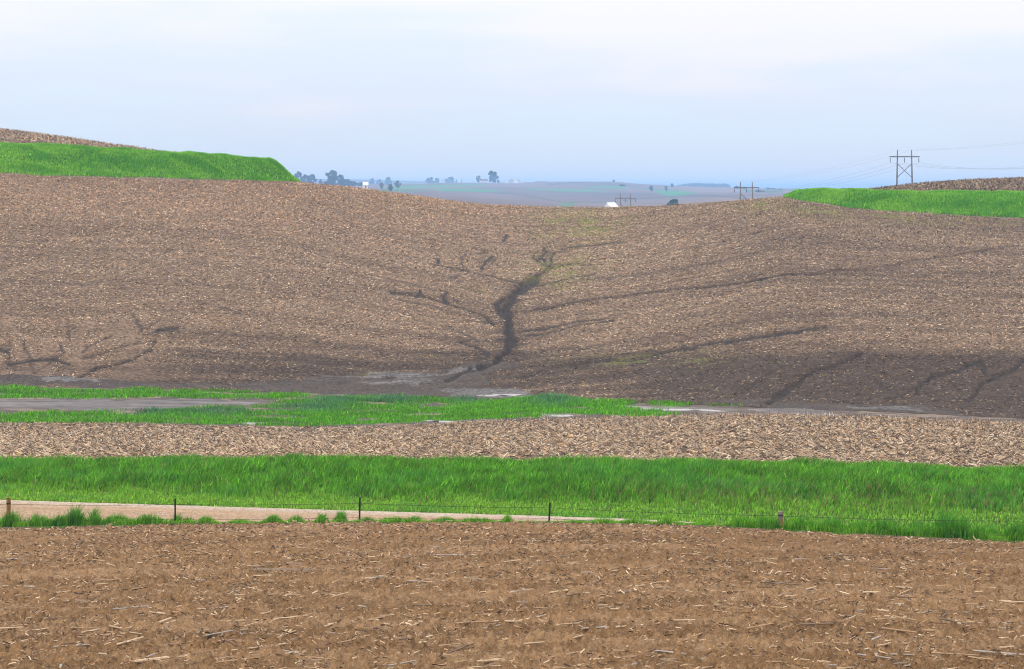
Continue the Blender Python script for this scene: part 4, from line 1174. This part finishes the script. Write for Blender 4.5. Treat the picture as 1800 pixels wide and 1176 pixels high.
T = [
    (523.5, 301.5, 950, 13, 'bushy tree touching the right end of the left grassy terrace', 'open', DG),
    (535, 306.5, 950, 9, 'thin sparse tree second from the end of the left terrace', 'open', DG),
    (547, 307, 960, 14, 'low bare-branched tree between the left terrace and the tall round tree', 'open', DG),
    (563.5, 315, 980, 7, 'tiny shrub-like tree just left of the tall round tree', 'round', DG),
    (582, 299.5, 900, 20, 'tallest dark round tree above the left part of the crest', 'open', DG),
    (598, 306.5, 910, 13, 'open-crowned tree leaning against the right side of the tallest dark tree', 'open', DG),
    (610, 315.5, 930, 15, 'low bushy tree right of the open-crowned tree', 'round', DG),
    (622, 319, 950, 10, 'small round tree left of the small white shed', 'round', DG),
    (634.5, 320.5, 970, 11, 'dark low tree touching the small white shed', 'round', DG),
    (654.5, 313, 2700, 11, 'leftmost of three pale hazy round trees on the far skyline', 'round', DG),
    (667, 315, 2720, 12, 'middle and lowest of three pale hazy round trees on the far skyline', 'round', DG),
    (681.5, 311, 2740, 15, 'rightmost of three pale hazy round trees on the far skyline', 'round', DG),
    (671, 321, 1500, 8, 'small grey tree on the valley slope above the crest', 'round', BR),
    (686, 323.5, 1350, 10, 'round dark bush-like tree on the green valley strip', 'round', DG),
    (699, 317, 1500, 10, 'compact square-topped dark tree on the valley slope', 'round', DG),
    (756, 311.5, 3000, 15, 'wide hazy tree left of the faint white house', 'round', DG),
    (768, 312.5, 3020, 12, 'hazy tree touching the left of the faint white house', 'round', DG),
    (785, 313.5, 3040, 11, 'hazy tree touching the right of the faint white house', 'round', DG),
    (793, 310.5, 3000, 13, 'tallest hazy tree right of the faint white house', 'round', DG),
    (802.5, 314.5, 3020, 5, 'narrow hazy conifer, left of a pair', 'cone', DG),
    (811.5, 313, 3020, 4, 'narrow hazy conifer, right of a pair', 'cone', DG),
    (841, 308.5, 2180, 8, 'brownish thin tree left of the brown roofed farmhouse', 'open', BR),
    (866.5, 300.5, 2170, 17, 'tallest lone leafy tree towering over the far farmhouse', 'open', DG),
    (875.5, 316, 2160, 5, 'small dark bush-like tree at the left end of the low white shed', 'round', DG),
    (1079, 315.8, 2150, 5, 'single tiny tree on the far ridge skyline above the barn', 'round', DG),
    (1094, 324.5, 1950, 10, 'flat dark thicket-like tree below the lone ridge tree', 'round', DG),
    (1145, 326.5, 1800, 8, 'leftmost of three small trees on the far slope right of the barn', 'round', DG),
    (1171, 326.5, 1800, 6, 'middle of three small trees on the far slope right of the barn', 'open', DG),
    (1181.5, 322.3, 2000, 6, 'rightmost and tallest of three small trees on the far slope', 'round', DG),
    (1183, 351.5, 850, 30, 'wide round teal bush rising behind the crest right of the barn', 'bush', TE),
    (1296, 327, 2000, 9, 'hazy tree behind the left post of the middle power pole', 'round', DG),
    (1308, 328.5, 2000, 10, 'hazy tree between the posts of the middle power pole', 'round', DG),
    (1334, 335, 1700, 14, 'low hazy thicket-like tree right of the middle power pole', 'round', DG),
    (1350, 330, 2050, 8, 'leftmost of three hazy trees near the right terrace', 'round', DG),
    (1359, 331, 2050, 7, 'middle of three hazy trees near the right terrace', 'round', DG),
    (1371.5, 332, 2000, 6, 'rightmost of three hazy trees near the right terrace', 'round', DG),
]
for px, top, D, wp, lab, shp, cc in T:
    if px < 640: D += 850; wp *= 1.25
    if shp == 'bush': tree(px, top, D, wp, lab, 'bush', 'bush', 1.6, cc, None, .05, 16)
    else:
        vis_h = {True: None}.get(True)
        tree(px, top, D, wp, lab, 'tree', shp, 1.5 if wp > 12 else 1.0, cc, bottom=max(wp * 1.3, 8) if shp != 'open' else max(wp * 1.5, 11))
# a far wood on the skyline that reads as one mass
rg = np.random.default_rng(5)
Cw = []
for px in np.arange(1190, 1281, 3.2):
    D = FD(3000) + rg.uniform(-40, 40)
    topr = np.interp(px, [1190, 1200, 1215, 1230, 1245, 1262, 1272, 1280], [327, 324.5, 322.5, 321.5, 322.5, 323.5, 322.5, 324.5]) + rg.uniform(-.6, .6)
    X = (px - CX) / F * D; zb = float(gz(px, D)); zt = zrow(D, topr)
    v = rg.normal(0, 1, (160, 3)); v /= np.linalg.norm(v, axis=1)[:, None]
    hh = zt - zb
    Cw.append(np.array([X, D, zt - 6.0]) + v * [8.0, 8, 6.0] * rg.uniform(.5, 1, (160, 1)))
    v = rg.uniform(-1, 1, (160, 3))
    Cw.append(np.array([X, D, zb + (hh - 4) * .5]) + v * [7.0, 7, max(hh * .5 - 3, .5)])
Cw = np.vstack(Cw); n_ = len(Cw)
u = rg.normal(0, 1.5, (n_, 3)); v = rg.normal(0, 1.5, (n_, 3))
V = np.stack([Cw - u, Cw + v, Cw + u, Cw - v], 1).reshape(-1, 3)
link('woods', raw_mesh('woods', V, np.arange(n_ * 4).reshape(-1, 4), 4, np.repeat(np.array([DG]) * rg.uniform(.6, 1.4, (n_, 1)), 4, 0), M_leaf), kind='stuff', label='far-off hazy woods on the skyline right of centre')

# ------------------------------------------------------------------ fallen corn stalks on the tilled field
# fine chaff first
x, Y = sample(105000, -120, 1920, np.full_like(XC, 27.0), Y_edge - .2)
X = (x - CX) / F * Y
k = RNG.uniform(0, 1, len(x)) < np.clip(.06 + 1.5 * sstep(.36, .72, fbm(X * .3, Y * .9 - X * .05, 141, 4)), 0, 1)
x, Y, X = x[k], Y[k], X[k]
P = np.stack([X, Y, soil_z(X, Y)], 1)
sz = np.interp(Y, [27, 85], [1.0, 1.7])
ln = RNG.uniform(.03, .15, len(x)) * sz
c = straw_shade_col(len(x), [.20, .08, .14, .04, .42, .12]) * .9  # large dark share: soil crumbs that also paint in shadowed pits
bits('chaff', P, ln, RNG.uniform(.010, .034, len(x)) * sz, c, 'fine straw chaff and dark shade-toned crumbs mixed into the tilled soil', .3, RNG.normal(0, .8, len(x)))
x, Y = sample(3600, -120, 1920, np.full_like(XC, 27.0), Y_edge - .1)
X = (x - CX) / F * Y
P = np.stack([X, Y, soil_z(X, Y) + .005], 1)
bits('stalk_litter', P, RNG.uniform(.12, .55, len(x)), RNG.uniform(.012, .034, len(x)), straw_shade_col(len(x), [.22, .12, .18, .18, .24, .06]) * .9, 'scattered broken corn stalk and leaf scraps on the tilled soil', .10, RNG.normal(.08, .35, len(x)))

def stalk_mesh(seed, mat, name='corn_stalk'):
    rg = np.random.default_rng(seed)
    sides = 7
    nn = [-.5] + sorted(rg.uniform(-.42, .42, rg.integers(2, 4))) + [.5]
    path = []; rad = []
    bendy, bendz = rg.uniform(-.03, .03), rg.uniform(-.02, .035)
    for i, q in enumerate(nn):
        c_ = (q, bendy * (1 - 4 * q * q), 0)
        if 0 < i < len(nn) - 1:
            for dq, rr in ((-.018, .92), (0, 1.14), (.018, .92)):
                path.append((q + dq, c_[1], 0)); rad.append(rr)
        else:
            path.append(c_); rad.append(.95 if i == 0 else .78)
    V, Fq = [], []
    n_ = len(path)
    for i in range(n_):
        for s_ in range(sides):
            a_ = 2 * math.pi * s_ / sides
            jag = rg.uniform(-.05, .03) if i in (0, n_ - 1) else 0
            V.append((path[i][0] + jag, path[i][1] * 8 + math.cos(a_) * rad[i] * 1.0, math.sin(a_) * rad[i] * .9))
    for i in range(n_ - 1):
        for s_ in range(sides):
            t_ = (s_ + 1) % sides
            Fq.append((i * sides + s_, i * sides + t_, (i + 1) * sides + t_, (i + 1) * sides + s_))
    Fq.append(tuple(range(sides))[::-1]); Fq.append(tuple((n_ - 1) * sides + s_ for s_ in range(sides)))
    if rg.uniform() < .65:                               # a torn leaf sheath
        o = len(V); q0 = rg.uniform(-.4, .1); ln_ = rg.uniform(.25, .5); sgn = rg.choice([-1, 1])
        for i in range(4):
            t_ = i / 3
            for e_ in (-1, 1):
                V.append((q0 + ln_ * t_, sgn * (.9 + 1.6 * t_ * t_) + e_ * .55 * (1 - .75 * t_), .95 - .9 * t_ + e_ * .25))
        for i in range(3): Fq.append((o + 2 * i, o + 2 * i + 1, o + 2 * i + 3, o + 2 * i + 2))
    me = pm(name, (V, Fq), mat, False)
    return me
def mat_stalk(name, a, b):
    return mat_plain(name, a, .75, .3, 5.0, (1.4, .5, .5), bstr=.25, bdist=.2, col2=b)
SM = {'pale': mat_stalk('pale_stalk', (.46, .35, .235), (.29, .20, .12)), 'tan': mat_stalk('tan_stalk', (.34, .23, .135), (.20, .125, .07)),
      'grey': mat_stalk('grey_stalk', (.33, .285, .25), (.19, .16, .14)), 'dark': mat_stalk('dark_stalk', (.115, .08, .058), (.20, .145, .10))}
SMESH = {k_: [stalk_mesh(40 + 7 * i + len(k_), m_) for i in range(6)] for k_, m_ in SM.items()}
HAND = []
def zz_(off, rows_):
    for (a_, b_, c_, d_, t_, k_) in rows_:
        HAND.append((off + a_ / 3, 900 + b_ / 3, off + c_ / 3, 900 + d_ / 3, t_ / 3, k_))
zz_(0, [(725, 770, 875, 750, 18, 'pale'), (430, 812, 605, 780, 12, 'pale'), (680, 668, 770, 645, 12, 'pale'), (620, 712, 740, 670, 12, 'pale'), (300, 700, 500, 688, 9, 'grey'), (40, 680, 195, 655, 10, 'pale'), (0, 668, 160, 640, 8, 'pale'),
        (0, 610, 100, 590, 9, 'tan'), (155, 608, 240, 592, 10, 'pale'), (385, 588, 510, 584, 9, 'tan'), (830, 580, 890, 545, 14, 'pale'), (880, 570, 960, 540, 10, 'pale'), (545, 530, 765, 505, 9, 'grey'), (1170, 552, 1390, 545, 8, 'pale'),
        (1455, 578, 1610, 555, 11, 'pale'), (1615, 558, 1715, 538, 10, 'pale'), (1510, 625, 1525, 590, 18, 'pale'), (1240, 720, 1510, 685, 9, 'pale'), (1130, 735, 1240, 722, 8, 'grey'), (1705, 590, 1765, 565, 10, 'pale'), (1715, 408, 1800, 418, 10, 'pale'),
        (1080, 325, 1290, 325, 7, 'dark'), (1350, 312, 1690, 312, 6, 'grey'), (515, 358, 640, 348, 7, 'tan'), (990, 448, 1055, 440, 9, 'pale'), (1205, 372, 1320, 364, 8, 'dark'), (1470, 195, 1580, 172, 7, 'tan'), (660, 188, 760, 180, 7, 'grey'),
        (770, 740, 800, 715, 16, 'grey'), (950, 730, 1035, 722, 10, 'pale'), (60, 745, 150, 750, 9, 'tan'), (165, 545, 340, 525, 7, 'pale'), (165, 535, 215, 498, 6, 'tan'), (1120, 530, 1155, 548, 9, 'pale'), (1050, 600, 1085, 608, 9, 'grey'),
        (1180, 615, 1300, 595, 8, 'grey'), (310, 770, 335, 785, 14, 'grey'), (110, 418, 185, 416, 7, 'tan'), (1340, 335, 1430, 332, 7, 'pale'), (700, 400, 790, 398, 7, 'tan')])
zz_(600, [(610, 590, 765, 580, 11, 'tan'), (900, 575, 1050, 543, 11, 'pale'), (515, 655, 720, 635, 10, 'tan'), (810, 650, 1000, 628, 10, 'tan'), (640, 710, 770, 690, 12, 'pale'), (275, 742, 405, 742, 12, 'grey'), (170, 810, 390, 770, 10, 'grey'),
          (720, 805, 830, 800, 13, 'pale'), (915, 805, 1005, 765, 11, 'tan'), (1270, 610, 1490, 597, 10, 'grey'), (1530, 740, 1660, 735, 11, 'tan'), (1655, 718, 1800, 732, 11, 'grey'), (1505, 392, 1600, 382, 12, 'pale'), (1095, 408, 1205, 390, 11, 'pale'),
          (995, 440, 1095, 415, 8, 'grey'), (835, 445, 872, 500, 8, 'tan'), (695, 540, 840, 532, 9, 'tan'), (990, 492, 1105, 498, 9, 'tan'), (90, 565, 225, 538, 10, 'tan'), (0, 610, 120, 605, 11, 'tan'), (345, 350, 495, 360, 8, 'grey'), (480, 388, 610, 384, 8, 'dark'),
          (720, 402, 820, 386, 8, 'pale'), (1185, 345, 1305, 328, 6, 'dark'), (1665, 352, 1770, 350, 7, 'tan'), (1670, 386, 1760, 386, 9, 'grey'), (1615, 790, 1705, 768, 9, 'tan'), (1490, 815, 1585, 805, 11, 'grey'), (1200, 800, 1305, 788, 10, 'tan'),
          (1510, 675, 1550, 685, 14, 'pale'), (780, 740, 860, 745, 9, 'pale'), (1630, 660, 1745, 668, 10, 'grey'), (380, 575, 425, 552, 10, 'pale'), (480, 225, 680, 230, 6, 'grey'), (1010, 140, 1170, 140, 6, 'tan'), (690, 610, 770, 602, 9, 'grey'), (1380, 700, 1500, 698, 8, 'tan')])
zz_(1200, [(815, 372, 970, 378, 10, 'pale'), (915, 360, 1110, 362, 8, 'pale'), (865, 408, 1005, 412, 10, 'pale'), (1100, 404, 1205, 410, 10, 'pale'), (1240, 412, 1400, 412, 9, 'pale'), (1400, 412, 1490, 388, 8, 'pale'), (1535, 405, 1620, 400, 11, 'pale'),
           (1565, 446, 1755, 448, 9, 'pale'), (640, 410, 720, 390, 9, 'pale'), (415, 385, 620, 402, 7, 'dark'), (30, 480, 130, 493, 8, 'pale'), (1000, 515, 1110, 530, 12, 'pale'), (1345, 516, 1490, 530, 9, 'grey'), (1250, 535, 1330, 516, 8, 'grey'), (1470, 518, 1560, 518, 8, 'tan'),
           (1620, 570, 1800, 575, 10, 'grey'), (330, 632, 490, 605, 10, 'tan'), (340, 655, 515, 645, 10, 'grey'), (620, 610, 825, 605, 10, 'dark'), (565, 678, 900, 685, 8, 'pale'), (1070, 628, 1220, 652, 10, 'tan'), (1330, 732, 1550, 745, 10, 'tan'),
           (1565, 725, 1790, 745, 11, 'grey'), (980, 728, 1230, 735, 10, 'grey'), (1020, 710, 1140, 695, 10, 'pale'), (260, 798, 440, 818, 17, 'pale'), (440, 805, 525, 805, 10, 'tan'), (1440, 795, 1640, 800, 10, 'grey'), (950, 445, 1035, 442, 11, 'pale'),
           (0, 215, 90, 222, 9, 'tan'), (790, 222, 960, 225, 8, 'dark'), (580, 580, 605, 552, 15, 'grey'), (0, 650, 110, 612, 9, 'tan'), (1270, 625, 1365, 630, 11, 'tan'), (1160, 495, 1155, 465, 13, 'grey'), (1590, 275, 1670, 275, 9, 'pale'), (980, 660, 1060, 640, 13, 'grey')])
nh = len(HAND)
rs = random.Random(3)
def clear(a_, b_, s_):
    return all(abs(a_ - (h_[0] + h_[2]) / 2) > s_ * 2.2 or abs(b_ - (h_[1] + h_[3]) / 2) > s_ * .35 for h_ in HAND)
while len(HAND) < 300:
    yy = 935 + 241 * rs.random() ** .75
    xx = rs.uniform(0, 1800)
    if yy < float(ci(y_edge, xx)) + 8: continue
    sc = np.interp(yy, [930, 1176], [.42, 1.0])
    ll = rs.uniform(24, 62) * sc; an = rs.gauss(-.06, .16)
    if rs.random() < .12: ll *= .5; an = rs.uniform(-1, 1)
    if not clear(xx, yy, 22 * sc) and rs.random() < .9: continue
    HAND.append((xx - ll / 2 * math.cos(an), yy - ll / 2 * math.sin(an), xx + ll / 2 * math.cos(an), yy + ll / 2 * math.sin(an), rs.uniform(2.4, 4.0) * sc, rs.choices(['pale', 'tan', 'grey', 'dark'], [4, 3, 3, 1.6])[0]))
MARKS = [(15, 'the brown wooden post'), (308, 'the first steel post'), (632, 'the second steel post'), (965, 'the third steel post'), (1372, 'the grey wooden post'), (1680, 'the big grass tuft')]
recs = []
for i, (x0, y0, x1, y1, th, kc) in enumerate(HAND):
    if x1 < x0: x0, y0, x1, y1 = x1, y1, x0, y0
    ym = (y0 + y1) / 2
    X0, Y0_, Z0_ = at_px((x0 + x1) / 2, ym, 20, 95)
    s_ = Y0_ / F
    lx = (x1 - x0) * s_
    up_px = (y0 - y1)                                     # >0: right end is higher in the picture
    dv = up_px * s_
    slope_gain = max(0.10, abs(F * (-Z0_ - .17 * Y0_) / Y0_ ** 2) * s_)   # metres up the picture per metre of depth
    ly = max(-.55, min(.55, .75 * dv / slope_gain))
    lz = dv - ly * slope_gain + ly * -.16
    ln = math.sqrt(lx * lx + ly * ly + lz * lz)
    rad = th * s_ * .56
    me = SMESH[kc][i % 6]
    o = link('corn_stalk', me)
    zc = max(float(soil_z(np.array(X0 + q * lx), np.array(Y0_ + q * ly))) - q * lz for q in (-.4, -.2, 0, .2, .4))
    o.location = (X0, Y0_, zc * .55 + .45 * float(soil_z(np.array(X0), np.array(Y0_))) + rad * .45)
    o.rotation_euler = (rs.uniform(-.6, .6), -math.asin(max(-.9, min(.9, lz / ln))), math.atan2(ly, lx))
    o.scale = (ln, rad, rad)
    lenw = 'long' if ln > .62 else ('short' if ln < .32 else 'medium-length')
    sl = math.degrees(math.atan2(up_px, x1 - x0))
    ori = 'lying level' if abs(sl) < 5 else ('nearly upright' if abs(sl) > 50 else ('slanting up rightwards' if sl > 0 else 'slanting down rightwards'))
    mk = min(MARKS, key=lambda q: abs(q[0] - (x0 + x1) / 2))[1]
    zone = 'near' if ym < 985 else ('midway below' if ym < 1085 else 'far below')
    recs.append((o, f'{lenw} {kc} stalk {ori}, {zone} {mk}', (x0 + x1) / 2))
    o['category'] = 'corn stalk'; o['group'] = 'fallen corn stalks on the tilled field'
by = {}
for rc_ in recs: by.setdefault(rc_[1], []).append(rc_)
ORD = ['leftmost', 'second from left', 'third from left', 'fourth from left', 'fifth from left', 'sixth from left', 'seventh from left', 'eighth from left', 'ninth from left']
for lab, rr in by.items():
    rr.sort(key=lambda q: q[2])
    for i, (o, _, _) in enumerate(rr):
        o['label'] = lab if len(rr) == 1 else lab + ', ' + (ORD[i] if i < len(rr) - 1 else 'rightmost')

# ------------------------------------------------------------------ dropped corn cobs in the stubble
M_cob = mat_plain('yellow_corn', (0.62, 0.33, 0.04), 0.6, .25, 40, bstr=.4)
cob = []
for px, py, lab in [(985, 783, 'orange corn cob right of centre in the stubble'), (1002, 770, 'yellow corn cob just above the orange cob in the stubble'), (835, 762, 'small cob nearest the puddle edge of the stubble'), (1723, 756, 'yellow corn cob at the far right of the stubble'),
                    (1541, 776, 'small orange cob in the stubble above the grass on the right'), (40, 756, 'yellow cob at the left end of the stubble'), (320, 792, 'orange cob just above the tall grass on the left'), (870, 775, 'pale yellow cob with green beside it mid stubble'), (32, 800, 'orange cob touching the tall grass at far left')]:
    X_, Y_, Z_ = at_px(px, py, 112, 165)
    a_ = rs.uniform(-.5, .5)
    path = [(-.13, 0, 0), (-.11, 0, 0), (-.05, 0, 0), (.03, 0, 0), (.10, 0, 0), (.14, 0, 0)]
    o = link('corn_cob', pm('corn_cob', tube(path, [.012, .034, .042, .04, .028, .006], 8), M_cob, True), None, None, lab, 'corn cob', 'corn cobs dropped in the stubble', (X_, Y_, Z_ + .10))
    o.rotation_euler = (0, rs.uniform(-.2, .2), a_)
    o.scale = (1.25, 1.5, 1.5)

# ------------------------------------------------------------------ thin haze over the land
M_haze = bpy.data.materials.new('haze_air'); M_haze.use_nodes = True
t = M_haze.node_tree; t.nodes.clear()
out = t.nodes.new('ShaderNodeOutputMaterial'); pv = t.nodes.new('ShaderNodeVolumePrincipled')
pv.inputs['Color'].default_value = (0.36, 0.60, 1.0, 1)
pv.inputs['Density'].default_value = 0.000185
pv.inputs['Anisotropy'].default_value = 0.0
t.links.new(pv.outputs[0], out.inputs['Volume'])
zt = 27.0
v, f = box((0, 7600, (zt - 30) / 2), (22800, 20000, zt + 30))
v = [(q[0], q[1], q[2]) for q in v]
link('haze', pm('haze', (v, f), M_haze), kind='stuff', label='pale blue haze over the distant land')
